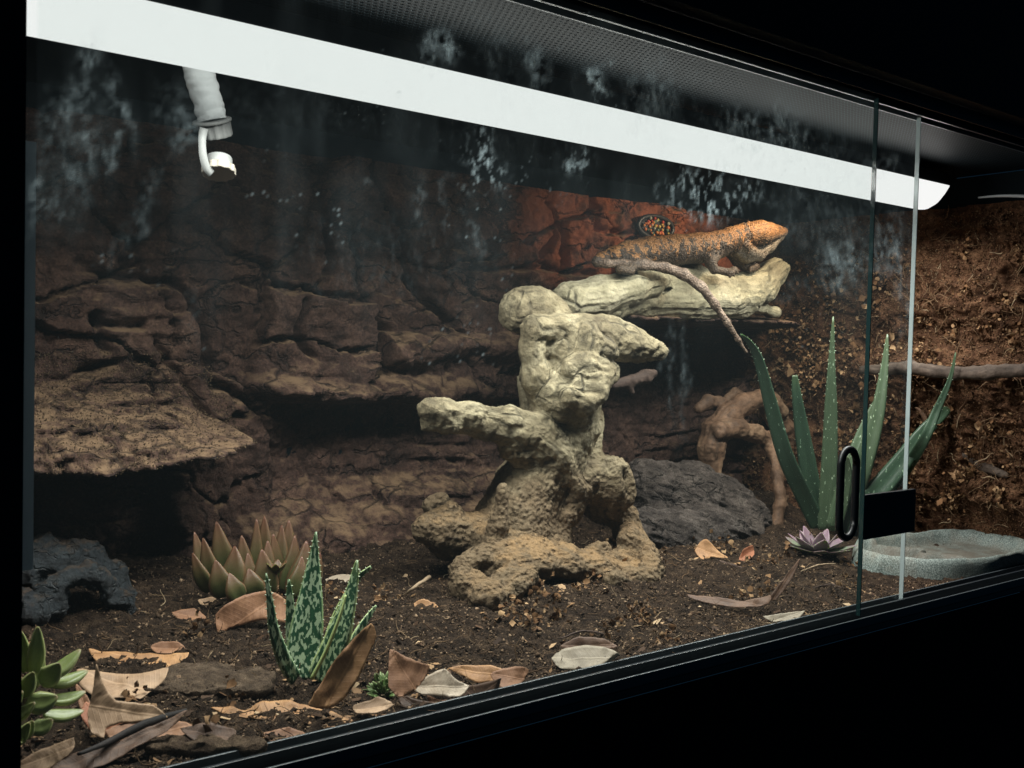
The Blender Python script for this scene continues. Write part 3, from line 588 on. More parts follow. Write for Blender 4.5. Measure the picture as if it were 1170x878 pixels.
st += C(.19, (722, 664, 10), (735, 670, 9), (749, 664, 5), (751, 672, 3), t=.2) + C(.26, (600, 660, 30), (660, 660, 24), t=.5)
ct = C(.20, (655, 608, 13), (676, 602, 19), (697, 604, 15)) + C(.235, (655, 608, 14), (676, 602, 19), (697, 604, 15)) + C(.265, (662, 608, 12), (680, 602, 16), (696, 604, 13))+C(.22, (664, 610, 15), (676, 603, 17), (690, 600, 16)) + C(.25, (664, 608, 14), (680, 600, 16)) + C(.30, (672, 605, 14), (690, 598, 14)) + C(.18, (737, 634, 6), (740, 638, 6)) + C(.17, (625, 682, 11), (650, 682, 12), (675, 679, 9)) 
ct += C(.236, (650, 388, 7), (641, 400, 9), (634, 414, 10)) + C(.225, (700, 388, 3), (722, 396, 3), (738, 404, 2)) + C(.262, (442, 478, 38), (442.5, 480, 38)) + C(.246, (500, 479, 1.6), (530, 481, 2), (570, 484, 2.4), (596, 489, 1.6)) + C(.17, (618, 684, 15), (645, 686, 18), (675, 680, 13))+C(.205, (622, 680, 14), (648, 680, 16), (676, 676, 12))+C(.165, (560, 660, 6), (575, 655, 5)) + C(.215, (612, 440, 3), (618, 460, 3)) + C(.24, (600, 505, 3), (620, 512, 4)) + C(.235, (552, 655, 7), (566, 652, 6)) + C(.25, (472, 478, 7), (476, 478, 6)) + C(.24, (749, 392, 3), (751, 398, 3))+C(.258, (763, 400, 9), (762, 406, 8)) + C(.25, (750, 399, 3), (748, 404, 2)) + C(.215, (676, 448, 5), (680, 446, 4)) + C(.2, (700, 548, 2.5), (700, 552, 2)) + C(.2, (706, 560, 2.5), (700, 562, 2.5))+C(.21, (688, 535, 2), (688, 536, 2))
m_stump = M_wood('pale_sandy_wood', [(.11, .085, .05), (.26, .215, .13), (.47, .41, .27)], 70, 1.0, .004, .85, .8, sand=((.20, .12, .055), (.34, .22, .11)), pore=.6, stain_shade=((.075, .047, .027), (.185, .125, .07)))
def knobbly(V, Q, N, at):                          # bark-like pebbling on the lower trunk, grooves on the arms
    f = fbm(V, 9, 2, 33); pts = RNG.uniform(V.min(0), V.max(0), (1, 3)); cell = noise(V*130, 44)*.6+noise(V*210, 45)*.4
    lw = 1-sm(V[:, 2], .10, .22); V = V+N*((.0010+.0022*lw)*fbm(V, 24, 3, 22)+(.0004+.0010*lw)*fbm(V, 75, 3, 71, ridge=True))[:, None]
    pit = (.35+.65*lw)*sm(noise(V*60, 61), .50, .68)*.0028+sm(noise(V*140, 62), .55, .7)*.0010; V = V-N*pit[:, None]; V = V+N*(.0016*fbm(at['grain'], 55, 3, 63, ridge=True))[:, None]
    low = 1-sm(V[:, 2], .15, .25); V = V+N*(low*.0010*np.abs(cell)*2-.0003)[:, None]; at['stain_shade'] = 1-sm(V[:, 2], .05, .21); return V, Q, at  # mask for soil staining plus shade painted into the stump's base
organic('driftwood_stump', st, .0019, m_stump, None, .011, ct, .004, .0005, 45, (), 'large pale knobbly driftwood stump with sandy roots standing mid floor', 'driftwood', knobbly, grain_amp=.0020)
# ------------------------------------------------------------------ the forked log on the ledge
lg = C(.325, (628, 350, 12, .35), (650, 343, 18), (685, 338, 20), (720, 328, 18), (745, 323, 13), (757, 319, 8), t=0) + C(.335, (660, 352, 13), (700, 352, 12), (740, 340, 12), t=0)
lg += C(.35, (680, 348, 16), (730, 345, 20), (780, 342, 22), (825, 338, 24), (850, 336, 22), (868, 325, 16), (880, 312, 13), (886, 305, 10), t=0)
lg += C(.343, (740, 322, 13), (775, 321, 15), (805, 323, 14), (835, 326, 13), t=0)
lg += C(.345, (875, 335, 12), (888, 315, 8), (896, 307, 5.5), t=0) + C(.35, (778, 320, 12), (790, 308, 10), (800, 318, 12), t=.0) + C(.355, (850, 350, 9), (870, 352, 6), (886, 357, 5), t=0) + C(.35, (800, 345, 18), (845, 350, 13), t=0)
lct = C(.33, (846, 302, 17), (850, 300, 17)) + C(.335, (764, 330, 4), (752, 334, 5), (738, 338, 4)) + C(.325, (893, 318, 2.5), (880, 340, 2.5), (868, 350, 2))
m_log = M_wood('pale_greenish_log', [(.17, .14, .085), (.34, .30, .19), (.52, .46, .32)], 60, 1.0, .004, .8, .9, pore=.1)
organic('forked_log', lg, .0018, m_log, None, .008, lct, .004, .0012, 50, ((40, .0020, 4, False),), 'pale weathered forked log lying on the back ledge, lizard on top', 'log', grain_amp=.0019)
# a small dark twiggy root behind the stump
sr = C(.34, (700, 440, 5), (720, 436, 6), (738, 430, 7), (746, 427, 5), t=0)+C(.34, (715, 437, 4), (722, 448, 3), t=0)
m_dk = M_wood('dark_wood', [(.03, .02, .015), (.07, .045, .035), (.12, .08, .06)], 60, .8, .0012, .8, .5)
organic('dark_root_stub', sr, .0016, m_dk, None, .005, (), .004, .001, 60, ((90, .0012, 3, True),), 'short dark root stub sticking out just right of the stump head', 'root')
# ------------------------------------------------------------------ cork bark mound
md = C(.35, (735, 575, 40, .38), (780, 580, 45, .38), (825, 590, 40, .37), (850, 600, 27, .34), t=0) + C(.31, (730, 610, 28), (770, 618, 30), (815, 615, 30), (850, 612, 20), t=0) + C(.40, (735, 562, 32), (790, 560, 30), t=0)
m_bark = M_rock('grey_cork_bark', [(.030, .023, .020), (.088, .070, .060), (.21, .175, .15)], 40, .85, 1.0, .007, .35, crack=45)
def barky(V, Q, N, at):
    G = V*np.array([.35, .6, 1.5]); G[:, 2] += .5*V[:, 0]; h = fbm(G, 75, 5, 66, ridge=True); V = V+N*(.0060*h*sm(np.abs(h), 0, .4)-.001)[:, None]; return V, Q, at
organic('bark_mound', md, .0019, m_bark, None, .02, (), .004, .003, 25, ((30, .004, 3, False),), 'grey furrowed bark mound between the stump and the brown driftwood', 'bark hide', barky)
# ------------------------------------------------------------------ tan spindly driftwood
dw = C(.40, (812, 540, 11), (812, 512, 14), (818, 492, 14), (832, 476, 13), (850, 462, 10), (868, 455, 9), (884, 460, 8), (892, 470, 7), t=0)
dw += C(.385, (824, 490, 9), (845, 490, 8), (862, 496, 9), (878, 502, 8), (883, 518, 5, .37), (887, 540, 4.8, .35), (891, 562, 5, .335), (892, 578, 5.4, .33), (888, 596, 5.4, .325), (880, 612, 4.5, .315), (875, 626, 3, .31), t=0)
dw += C(.332, (892, 572, 3), (899, 568, 2), t=0) + C(.325, (888, 596, 3), (884, 603, 4), (893, 606, 2), t=0) + C(.41, (884, 462, 7), (897, 488, 8), (904, 500, 8), (900, 518, 5), (906, 530, 3), t=0) + C(.41, (876, 470, 8), (886, 488, 5), (884, 502, 5), t=0)
dw += C(.42, (836, 472, 8), (822, 462, 7), (808, 460, 6), (798, 466, 4), t=0) + C(.43, (830, 458, 4), (840, 450, 5), (852, 458, 5), t=0) + C(.38, (822, 497, 3), (838, 488, 4), (848, 486, 3), t=0)
m_tan = M_wood('tan_driftwood', [(.06, .033, .02), (.17, .10, .06), (.33, .22, .135)], 60, .7, .0012, .7, .5)
organic('spindly_driftwood', dw, .0015, m_tan, None, .006, C(.36, (862, 475, 7), (866, 480, 7))+C(.40, (862, 475, 7), (866, 480, 7)), .003, .0012, 55, ((45, .0026, 4, True), (120, .0008, 3, False)), 'brown spindly driftwood with one thin crooked leg behind the bark mound', 'driftwood', grain_amp=.0018)
# ------------------------------------------------------------------ weathered strips fixed to the side wall
bs = []
P0 = [atx(u, v, 1.135) for u, v in ((985, 424), (1040, 422), (1090, 428), (1130, 427), (1172, 425), (1215, 426))]
for a, b, r1, r2 in zip(P0, P0[1:], (.004, .006, .005, .006, .0055), (.006, .005, .006, .0055, .005)): bs += [(a, b, r1, r2, 0.)]; bs += [(a+(.0, 0, .004), b+(0, 0, .004), r1*.7, r2*.7, 0.)]
m_grey = M_wood('grey_strip', [(.03, .022, .017), (.075, .055, .041), (.14, .11, .085)], 70, 1.0, .0016, .8, .8)
organic('bark_strip', bs, .0018, m_grey, None, .006, [(atx(1140, 421, 1.12), atx(1150, 421, 1.12), .0035, .0035)], .003, .001, 60, ((50, .002, 3, True),), 'long grey weathered wood strip set level across the peat wall', 'wood strip', grain_amp=.0012)
for i, (L, rr, nm, lb) in enumerate(([[(1045, 465), (1055, 475), (1062, 490)], (.0045, .003), 'pale_wood_chip', 'pale split wood chip poking from the peat just left of the aloe\'s long curved leaf'], [[(1100, 520), (1120, 532), (1140, 540), (1150, 545)], (.007, .004), 'grey_bark_piece', 'dark grey bark piece stuck in the peat wall right of the aloe'], [[(1076, 470), (1086, 480), (1090, 492)], (.0022, .0012), 'white_root', 'short whitish root curling out of the peat above the thick aloe tip'])):
    Pp = []
    for u, v in L:
        p = atx(u, v, 1.14); p = atx(u, v, sidex(p[1], p[2])-.001); Pp.append(p)
    Pp = np.array(Pp); Pp[:, 0] = np.minimum(Pp[:, 0], Pp[:, 0].min()+.010); V, Fc = tube(Pp, [rr[1]*.6, rr[0], rr[1]], 16, 8, True, .0015, i)
    V[:, 0] = V[:, 0].mean()+(V[:, 0]-V[:, 0].mean())*.6
    o = obj(nm, V, Fc, [m_tan, m_grey, M_flat('whitish_root', (.5, .42, .3), .8)][i], None, True, {'grain': V*.5}); tag(o, lb, ['wood chip', 'bark piece', 'root'][i])
# ------------------------------------------------------------------ cave hide at the left
cv = C(.32, (38, 705, 16), (55, 690, 16), (66, 668, 11), (82, 656, 9), (104, 654, 9), (122, 668, 9), (137, 688, 10), (150, 708, 10), t=0) + C(.36, (20, 655, 26), (50, 643, 26), (88, 645, 25), (120, 668, 22), (150, 700, 16), t=0) + C(.38, (10, 645, 26), (60, 640, 22), (100, 655, 18), t=0)+C(.30, (15, 690, 18), (40, 700, 14), t=0)
cc = C(.25, (95, 694, 26), (106, 710, 30))+C(.29, (96, 692, 26), (107, 708, 28))+C(.32, (97, 692, 23), (106, 706, 25))+C(.34, (97, 694, 16), (106, 706, 18))
m_cave = M_rock('blue_black_resin_rock', [(.008, .011, .014), (.022, .030, .036), (.060, .074, .082)], 60, .5, 1.0, .005, .5, dust=(.10, .065, .04), crack=60)
organic('cave_hide', cv, .0015, m_cave, None, .008, cc, .003, .0015, 60, ((55, .0055, 4, True), (140, .002, 3, False)), 'blue black rock cave half buried in soil with dark round mouth', 'cave hide')
# ------------------------------------------------------------------ flat bark slab and small rocks
sl = []; zz = .012
for u, v, w in ((175, 785, .012), (200, 782, .016), (235, 780, .017), (270, 782, .015), (295, 786, .010)):
    p = atz(u, v, zz); sl.append((p, w))
pr = [(a, b, wa, wb, 0.) for (a, wa), (b, wb) in zip(sl, sl[1:])]+[(a+np.array((.012, .018, .0)), b+np.array((.012, .018, .0)), wa*.8, wb*.8, 0.) for (a, wa), (b, wb) in zip(sl, sl[1:])]
def flatten(V, Q, N, at): c = V[:, 2].mean(); V = V.copy(); V[:, 2] = np.clip(c+(V[:, 2]-c)*.8, -1, c+.001+.0035*fbm(V, 45, 5, 4, .65)+.0015*fbm(V, 160, 3, 5, ridge=True)); return V, Q, at
organic('bark_slab', pr, .0013, M_rock('grey_brown_slab', [(.05, .034, .022), (.13, .09, .06), (.25, .18, .12)], 90, .9, 1.0, .003, .2, mc=.9), None, .008, (), .003, .002, 60, ((60, .002, 4, True),), 'flat grey brown bark slab level with the soil before the spotted aloe', 'bark slab', flatten)
pr = [(atz(70, 866, .006), atz(110, 870, .006), .010, .012, 0.), (atz(180, 850, .008), atz(240, 846, .008), .008, .010, 0.), (atz(240, 846, .008), atz(290, 852, .006), .010, .006, 0.)]
organic('bark_chunk', pr[1:], .0012, M_rock('brown_chunk', [(.05, .03, .02), (.12, .08, .05), (.24, .17, .11)], 90, .9, 1, .003, .2, mc=.9), None, .006, (), .003, .002, 70, ((90, .003, 4, True),), 'rough crumbling bark chunk at the front left against the glass', 'bark chunk', flatten)
# ------------------------------------------------------------------ water bowl
bc = np.array([1.052, .090]); na = 120; prof = [(1.04, -.004), (1.02, .006), (1.0, .015), (.97, .021), (.935, .0235), (.895, .022), (.86, .014), (.82, .006)]+[(q_, .0025) for q_ in np.arange(.78, .03, -.04)]
ring = np.array([(-.120, .000), (-.108, .034), (-.065, .066), (-.01, .074), (.06, .066), (.13, .058), (.165, .03), (.160, -.03), (.125, -.066), (.06, -.080), (-.02, -.076), (-.085, -.05), (-.120, .000)])
rg = catmull(ring, na+1)[:-1]; V = []
for s_, z_ in prof:
    for a_, b_ in rg:
        x_ = bc[0]+a_*s_; y_ = bc[1]+b_*s_; zz = z_
        if s_ < .9: dv = (a_*s_+.028-.012*sin(b_*60)); zz = max(zz, .0025+.0165*np.exp(-(dv/.0085)**2))
        if s_ > .75: zz += .009*np.exp(-((a_+.035)**2+(b_-.07)**2)/.03**2)*(s_ < 1.04)
        V.append((x_, y_, zz*.82+.0035))
V.append((bc[0], bc[1], .0052)); V = np.array(V); V[:, :2] += .0015*np.stack([noise(V*40, 1), noise(V*40, 2)], 1); V[:, 2] += .0012*noise(V*60, 3); V[:, 1] = np.maximum(V[:, 1], .012)
BF = [(i*na+j, i*na+(j+1) % na, (i+1)*na+(j+1) % na, (i+1)*na+j) for i in range(len(prof)-1) for j in range(na)]+[((len(prof)-1)*na+j, (len(prof)-1)*na+(j+1) % na, len(prof)*na) for j in range(na)]
t = NT('speckled_grey_stone'); co = t.coord(); c = t.ramp(t.noise(co, 700, 3, .8), [(.38, (.05, .065, .06)), (.5, (.13, .165, .15)), (.66, (.30, .35, .32))]); sx = t.n('ShaderNodeSeparateXYZ'); t.put(sx.inputs[0], co); c = t.mix(t.ramp(t.noise(co, 30, 4), [(.45, 0.0), (.7, .35)]), c, (.22, .17, .12)); fl = t.math('MULTIPLY', t.attr('inside'), t.ramp(t.noise(co, 50, 4), [(.3, .3), (.6, .9)])); c = t.mix(fl, c, (.085, .075, .058)); t.bsdf(c, .7, t.bump(t.noise(co, 420, 4), .6, .0008), .3)
tag(obj('water_bowl', V, BF, t.m, None, True, {'inside': np.array([0]*(na*7)+[.5]*na+[1]*(na*(len(prof)-8)+1))}), 'speckled grey green stone bowl with two basins at the right front', 'water bowl')  # basin darkened: brown sediment, with the inner wall's shade in the colour
# ------------------------------------------------------------------ bearded dragon
def liz_col():
    t = NT('lizard_skin'); co = t.coord(); g = t.attr('grain', True); back = t.attr('backness'); tail = t.attr('tagv')
    v = t.voro(co, 420); cell = t.ramp(v, [(.15, 1.0), (.6, .35)]); pat = t.noise(co, 150, 4, .65)
    or_ = t.mix(t.noise(co, 60, 4), (.44, .18, .055), (.58, .31, .13)); dk = t.mix(t.noise(co, 90, 3), (.045, .032, .024), (.15, .10, .065)); belly = (.42, .33, .24)
    vp = t.n('ShaderNodeMapping'); t.put(vp.inputs[0], co); vp.inputs['Scale'].default_value = (1.5, 1, .8); ret = t.voro(vp.outputs[0], 130, 'DISTANCE_TO_EDGE')
    m = t.math('ADD', back, t.math('MULTIPLY', t.math('SUBTRACT', pat, .5), 2.2)); m = t.math('ADD', m, t.math('MULTIPLY', t.math('SUBTRACT', ret, .2), -1.2)); sxx = t.n('ShaderNodeSeparateXYZ'); t.put(sxx.inputs[0], co); bd = t.math('SINE', t.math('ADD', t.math('MULTIPLY', sxx.outputs['X'], 330), t.math('MULTIPLY', t.noise(co, 60, 3), 5))); m = t.math('ADD', m, t.math('MULTIPLY', bd, .20)); c = t.mix(t.ramp(m, [(.56, 0.0), (.76, 1.0)]), dk, or_)
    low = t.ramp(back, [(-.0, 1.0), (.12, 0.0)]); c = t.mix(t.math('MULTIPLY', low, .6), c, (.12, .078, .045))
    head = t.ramp(tail, [(.62, 0.0), (.8, 1.0)], 'LINEAR'); hc = t.mix(t.ramp(t.math('ADD', back, t.math('MULTIPLY', t.noise(co, 120, 3), .3)), [(.35, 0.0), (.75, 1.0)]), (.34, .28, .21), (.40, .19, .07)); c = t.mix(head, c, hc)
    tl = t.ramp(tail, [(.2, 0.0), (.45, 1.0), (.5, 1.0), (.56, 0.0)]); sp = t.n('ShaderNodeSeparateXYZ'); t.put(sp.inputs[0], co)
    ban = t.noise(co, 55, 2); tc = t.mix(t.ramp(ban, [(.4, 0.0), (.6, 1.0)]), (.20, .135, .095), (.40, .29, .215)); c = t.mix(tl, c, tc)
    hd = t.math('MULTIPLY', head, t.ramp(t.noise(co, 110, 5, .7), [(.52, 0.0), (.62, .7)])); c = t.mix(hd, c, (.10, .06, .035)); c = t.mix(.85, c, cell, 'MULTIPLY'); h = t.math('SUBTRACT', 1.0, v)
    t.bsdf(c, .6, t.bump(h, .9, .0012), .35); return t.m
Yd = .335; dr = []
for dy in (-.008, .010):
    dr += chain([(700, 293, Yd+dy, 10), (718, 290, Yd+dy, 14), (742, 288, Yd+dy, 17), (770, 286, Yd+dy, 17.5), (798, 284, Yd+dy, 17), (820, 280, Yd+dy, 15), (836, 273, Yd+dy*.8, 13.5)], 0.)
dr += chain([(836, 272, Yd, 13), (848, 270, Yd, 13), (858, 268, Yd, 13)], .4)
dr = [q[:4]+(.0,) for q in dr]
dr += [q[:4]+(1.,) for q in chain([(856, 268, Yd-.006, 13), (868, 266, Yd-.008, 13.5), (878, 266, Yd-.006, 11), (888, 266, Yd-.003, 7.5), (896, 264.5, Yd, 3.6)])+chain([(856, 268, Yd+.006, 13), (868, 266, Yd+.008, 13), (878, 266, Yd+.006, 11), (888, 266, Yd+.003, 7.5), (896, 264.5, Yd, 3.6)])]
dr += [q[:4]+(1.,) for q in chain([(842, 284, Yd, 9), (853, 291, Yd, 9.5), (866, 290, Yd, 8.5), (878, 281, Yd, 8), (890, 271, Yd, 5), (895, 267, Yd, 3.2)])+chain([(876, 261, Yd-.014, 2.2), (885, 261.5, Yd-.011, 1.8), (891, 262.5, Yd-.007, 1.2)])+chain([(853, 281, Yd-.012, 5), (858, 288, Yd-.010, 5), (866, 290, Yd-.008, 4)])]
# near foreleg, hand on the log
dr += [q[:4]+(.0,) for q in chain([(822, 286, .322, 7), (812, 300, .308, 6), (816, 308, .305, 4.6), (830, 311, .306, 4)])+chain([(828, 282, .345, 7), (842, 298, .35, 5.5), (852, 305, .345, 4), (858, 306, .342, 3.4)])]
for a, b, dy in ((842, 306, 0), (845, 309.5, -.002), (844, 313, -.004), (839, 316, -.006), (834, 317.5, -.004)): dr += [q[:4]+(.0,) for q in chain([(831, 311, .305, 2.2), ((831+a)/2+1, (311+b)/2-1.6, .304+dy, 1.6), (a, b, .303+dy, .9)])]
for a, b in ((867, 303), (868, 306), (865, 309), (861, 311), (857, 311)): dr += [q[:4]+(.0,) for q in chain([(858, 306, .342, 2), ((858+a)/2, (306+b)/2-1, .335, 1.5), (a, b, .333, .8)])]
# near hind leg folded along the flank
dr += [q[:4]+(.0,) for q in chain([(706, 293, .325, 9), (724, 298, .310, 7.5), (738, 301, .306, 5.5), (722, 306, .302, 4.6), (708, 308, .302, 4), (722, 311, .298, 3)])]
# tail
dr += [q[:4]+(.0,) for q in chain([(700, 292, Yd, 9.5), (688, 296, Yd-.004, 7), (682, 299, .325, 5.5)])]
dr += [q[:4]+(.48,) for q in chain([(682, 299, .325, 5), (692, 301, .318, 4.8), (712, 301.5, .308, 4.8), (735, 302.5, .300, 5.2), (760, 306, .294, 5.8), (782, 314, .288, 6), (801, 328, .284, 5.4), (817, 348, .281, 4.5), (831, 369, .279, 3.5), (843, 388, .277, 2.5), (853, 403, .276, 1.5)])]
def lizard(V, Q, N, at):
    D = V-CAM; z = D @ F_; u = IW/2+FPX*(D @ R_)/z; v = IH/2-FPX*(D @ U_)/z
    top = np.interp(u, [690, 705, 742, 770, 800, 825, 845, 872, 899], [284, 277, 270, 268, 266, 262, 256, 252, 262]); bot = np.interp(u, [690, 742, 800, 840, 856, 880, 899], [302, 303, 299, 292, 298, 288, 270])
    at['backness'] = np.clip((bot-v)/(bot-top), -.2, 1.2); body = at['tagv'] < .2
    N2 = normals(V, Q); sel = []; r = np.random.default_rng(5)
    for lo_, hi_, cnt, ln in ((.12, .38, 230, .0034), (.38, .8, 420, .0018), (.8, 1.2, 260, .0018)):
        ok = np.where((at['backness'] > lo_) & (at['backness'] < hi_) & (u > 700) & (u < 872) & body)[0]; sel += [(i, ln) for i in r.choice(ok, min(cnt, len(ok)), False)]
    ok = np.where((at['backness'] < .42) & (at['backness'] > .05) & (u > 846) & (u < 884) & (at['tagv'] > .8))[0]; sel += [(i, .0030) for i in r.choice(ok, min(150, len(ok)), False)]
    ok = np.where((u > 846) & (u < 862) & (at['backness'] > .3) & (at['tagv'] > .3))[0]; sel += [(i, .0030) for i in r.choice(ok, min(40, len(ok)), False)]
    ok = np.where((at['tagv'] > .3) & (at['tagv'] < .6))[0]; sel += [(i, .0011) for i in r.choice(ok, min(420, len(ok)), False)]
    nV = [V]; nQ = [Q]; k = len(V); A = {a: [b] for a, b in at.items()}
    for i, ln in sel:
        n0 = N2[i]; d = nrm(n0+np.array([-.7, 0, .15])); a = nrm(np.cross(d, (0, .3, 1))); b = np.cross(d, a); w = ln*.36; c = V[i]-n0*.0003
        nV.append(np.array([c+a*w, c+b*w, c-a*w, c-b*w, c+d*ln, c+d*ln])); nQ.append(np.array([(k, k+1, k+4, k+5), (k+1, k+2, k+4, k+5), (k+2, k+3, k+4, k+5), (k+3, k, k+4, k+5)])); k += 6
        for a_ in A: A[a_].append(np.repeat(at[a_][i:i+1], 6, 0)+(0 if a_ != 'backness' else .12))
    return np.concatenate(nV), np.concatenate(nQ), {a: np.concatenate(b) for a, b in A.items()}
V0 = aty(770, 300, Yd)
m_liz = liz_col()
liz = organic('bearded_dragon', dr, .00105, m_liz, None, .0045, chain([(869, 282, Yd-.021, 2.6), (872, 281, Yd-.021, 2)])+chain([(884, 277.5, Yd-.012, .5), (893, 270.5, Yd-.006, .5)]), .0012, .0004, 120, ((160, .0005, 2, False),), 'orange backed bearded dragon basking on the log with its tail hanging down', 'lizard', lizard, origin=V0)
def ball(c, r, sx=1, seg=12):
    V = []; Fc = []
    for i in range(seg//2+1):
        for j in range(seg): a = pi*i/(seg//2); b = 2*pi*j/seg; V.append(np.array(c)+r*np.array([sin(a)*cos(b)*sx, sin(a)*sin(b), cos(a)]))
    for i in range(seg//2):
        for j in range(seg): Fc.append((i*seg+j, (i+1)*seg+j, (i+1)*seg+(j+1) % seg, i*seg+(j+1) % seg))
    return np.array(V), Fc
e = aty(883, 264.5, Yd-.0150); V, Fc = ball(e, rad(e, 3.3)); t = NT('lizard_eye'); t.bsdf((.02, .014, .01), .1, None, .6); obj('eye', V, Fc, t.m, liz)
# ------------------------------------------------------------------ plants
def M_leaf(name, base, tip, edge=None, speck=None, rough=.42, tipw=(.6, 1.0), speck_sc=260, sub=.0, edge_w=.82, speck_th=.62):
    t = NT(name); co = t.coord(); al = t.attr('along'); ac = t.attr('across')
    cb = t.n('ShaderNodeCombineXYZ'); t.put(cb.inputs[0], t.math('MULTIPLY', al, 2.5)); t.put(cb.inputs[1], t.math('MULTIPLY', ac, 5)); n = t.math('ADD', t.math('MULTIPLY', t.noise(co, 60, 4), .5), t.math('MULTIPLY', t.ramp(t.noise(cb.outputs[0], 3, 5, .65), [(.3, 0.0), (.7, 1.0)]), .5)); c = t.mix(n, tuple(x*.55 for x in base), tuple(x*1.35 for x in base))
    c = t.mix(t.ramp(t.math('ADD', al, t.math('MULTIPLY', t.math('SUBTRACT', n, .5), .3)), [(tipw[0], 0.0), (tipw[1], 1.0)]), c, tip)
    if speck is not None:
        mp = t.n('ShaderNodeMapping'); t.put(mp.inputs[0], co); mp.inputs['Scale'].default_value = (1, 1, .42)
        s = t.ramp(t.noise(mp.outputs[0], speck_sc, 2, .4), [(speck_th, 0.0), (speck_th+.05, 1.0)]); c = t.mix(s, c, speck)
    if edge is not None: c = t.mix(t.ramp(t.math('ABSOLUTE', ac), [(edge_w, 0.0), (.97, 1.0)]), c, edge)
    c = t.mix(t.attr('tooth'), c, (.50, .58, .42)); t.bsdf(c, rough, t.bump(t.noise(co, 220, 4), .35, .0008), .4, Subsurface_Weight=sub, Subsurface_Scale=.003, Subsurface_Radius=(.6, 1, .3)); return t.m
def view_normal(p, tilt=0.): d = nrm(CAM-p); return nrm(d+np.array([0, 0, tilt]))
def leaf(parent, pts, wpx, Y=None, thick=.35, mat=None, name='leaf', n=22, roll=0, teeth=0, m_t=None, label=None, P=None, sec=None, up=0., tl=.0016):
    P = P if P is not None else [aty(q[0], q[1], q[2] if len(q) > 2 else Y) for q in pts]; c = P[len(P)//2]; fa = view_normal(c, up)
    T = nrm(P[-1]-P[0]); B = np.cross(T, fa); fa = nrm(fa*cos(roll)+B*sin(roll)); r = [rad(c, w)*(.86 if teeth > 9 and tl > .0015 else 1) for w in wpx]
    V, Fc, A, U, fr = sweep(P, r, [x*thick for x in r], fa, sec, n)
    mb = MB(); mb.add(V, Fc, along=A, across=U, tooth=0)
    if teeth:
        Pc, B_, N_, hw = fr; T_ = nrm(np.gradient(Pc, axis=0))
        for s in (-1, 1):
            for i in np.linspace(1, n-3, teeth):
                k = int(i); f = i-k; q = Pc[k]*(1-f)+Pc[k+1]*f; w = hw[k]*(1-f)+hw[k+1]*f; b = B_[k]*s; c0 = q+b*w*.93; l = tl*RNG.uniform(.7, 1.2)
                mb.add([c0+T_[k]*l*.5, c0-T_[k]*l*.5, c0+N_[k]*l*.4, c0+b*l+T_[k]*l*.3], [(0, 1, 3), (1, 2, 3), (2, 0, 3), (0, 2, 1)], along=.5, across=0, tooth=1)
    o = mb.build(name, mat, parent, True)
    if label: o['label'] = label
    return o
# tall aloe
m_al = M_leaf('aloe_green', (.068, .105, .058), (.075, .105, .05), None, (.34, .44, .30), .4, (.75, 1.1), 420, .05, speck_th=.66)
m_al2 = M_leaf('aloe_dark_green', (.036, .070, .042), (.05, .085, .038), None, (.22, .32, .22), .4, (.75, 1.1), 420, .05, speck_th=.68)
m_tooth = M_flat('pale_tooth', (.50, .56, .42), .6)
ab = aty(945, 606, .255); ab[2] = sz(ab[0], ab[1])
al = empty('aloe_plant', ab, 'tall green aloe with long toothed leaves beside the glass door edge', 'aloe')
SEC = [(1, .15), (.7, .30), (.3, .12), (0, .02), (-.3, .12), (-.7, .30), (-1, .15), (-.85, -.45), (-.45, -.95), (0, -1.1), (.45, -.95), (.85, -.45)]
leaf(al, [(938, 606, .255), (920, 570, .26), (897, 520, .26), (880, 460, .26), (868, 415, .255), (858, 394, .25), (846, 382, .245)], [12, 12, 11.5, 10.5, 9, 7, 5.5, 3.5, 1], None, .42, m_al2, teeth=20, m_t=m_tooth, sec=SEC)
leaf(al, [(935, 600, .275), (926, 550, .28), (916, 490, .285), (910, 450, .285), (908, 429, .285)], [12, 12.5, 11.5, 9.5, 7, 5, 3.5], None, .45, m_al2, teeth=16, m_t=m_tooth, sec=SEC)
leaf(al, [(944, 608, .245), (947, 550, .24), (949, 480, .235), (950, 420, .23), (952, 362, .225)], [11, 12, 11, 9.5, 8, 5.5, 3, .8], None, .5, m_al, teeth=22, m_t=m_tooth, sec=SEC)
leaf(al, None, [11, 13, 13, 11, 8.5, 6, 3.5, .9], None, .45, m_al, teeth=16, m_t=m_tooth, sec=SEC, P=[aty(962, 606, .245), atx(982, 545, 1.07), atx(1001, 480, 1.08), atx(1010, 425, 1.09), atx(1014, 382, 1.095)])
leaf(al, [(952, 606, .225), (968, 545, .215), (985, 495, .21), (1001, 460, .205), (1014, 440, .20)], [10, 11, 9.5, 7, 5, 3, 1], None, .45, m_al, teeth=14, m_t=m_tooth, sec=SEC)
leaf(al, [(960, 606, .225), (990, 575, .20), (1025, 535, .175), (1055, 495, .155), (1078, 472, .145), (1084, 466, .143)], [12, 15, 15, 13, 10, 8, 6, 2], None, .5, m_al2, teeth=16, m_t=m_tooth, sec=SEC)
leaf(al, None, [7, 8.5, 8, 7, 6, 4, 2.4, .8], None, .45, m_al2, teeth=10, m_t=m_tooth, sec=SEC, P=[aty(975, 600, .26), aty(1020, 555, .22), atx(1052, 510, 1.10), atx(1070, 470, 1.11), atx(1085, 435, 1.115), atx(1092, 403, 1.12)])
leaf(al, [(955, 604, .21), (963, 575, .20), (967, 545, .195), (967, 522, .19)], [6, 6.5, 6, 6, 7, 5, 2], None, .5, m_al, sec=SEC)
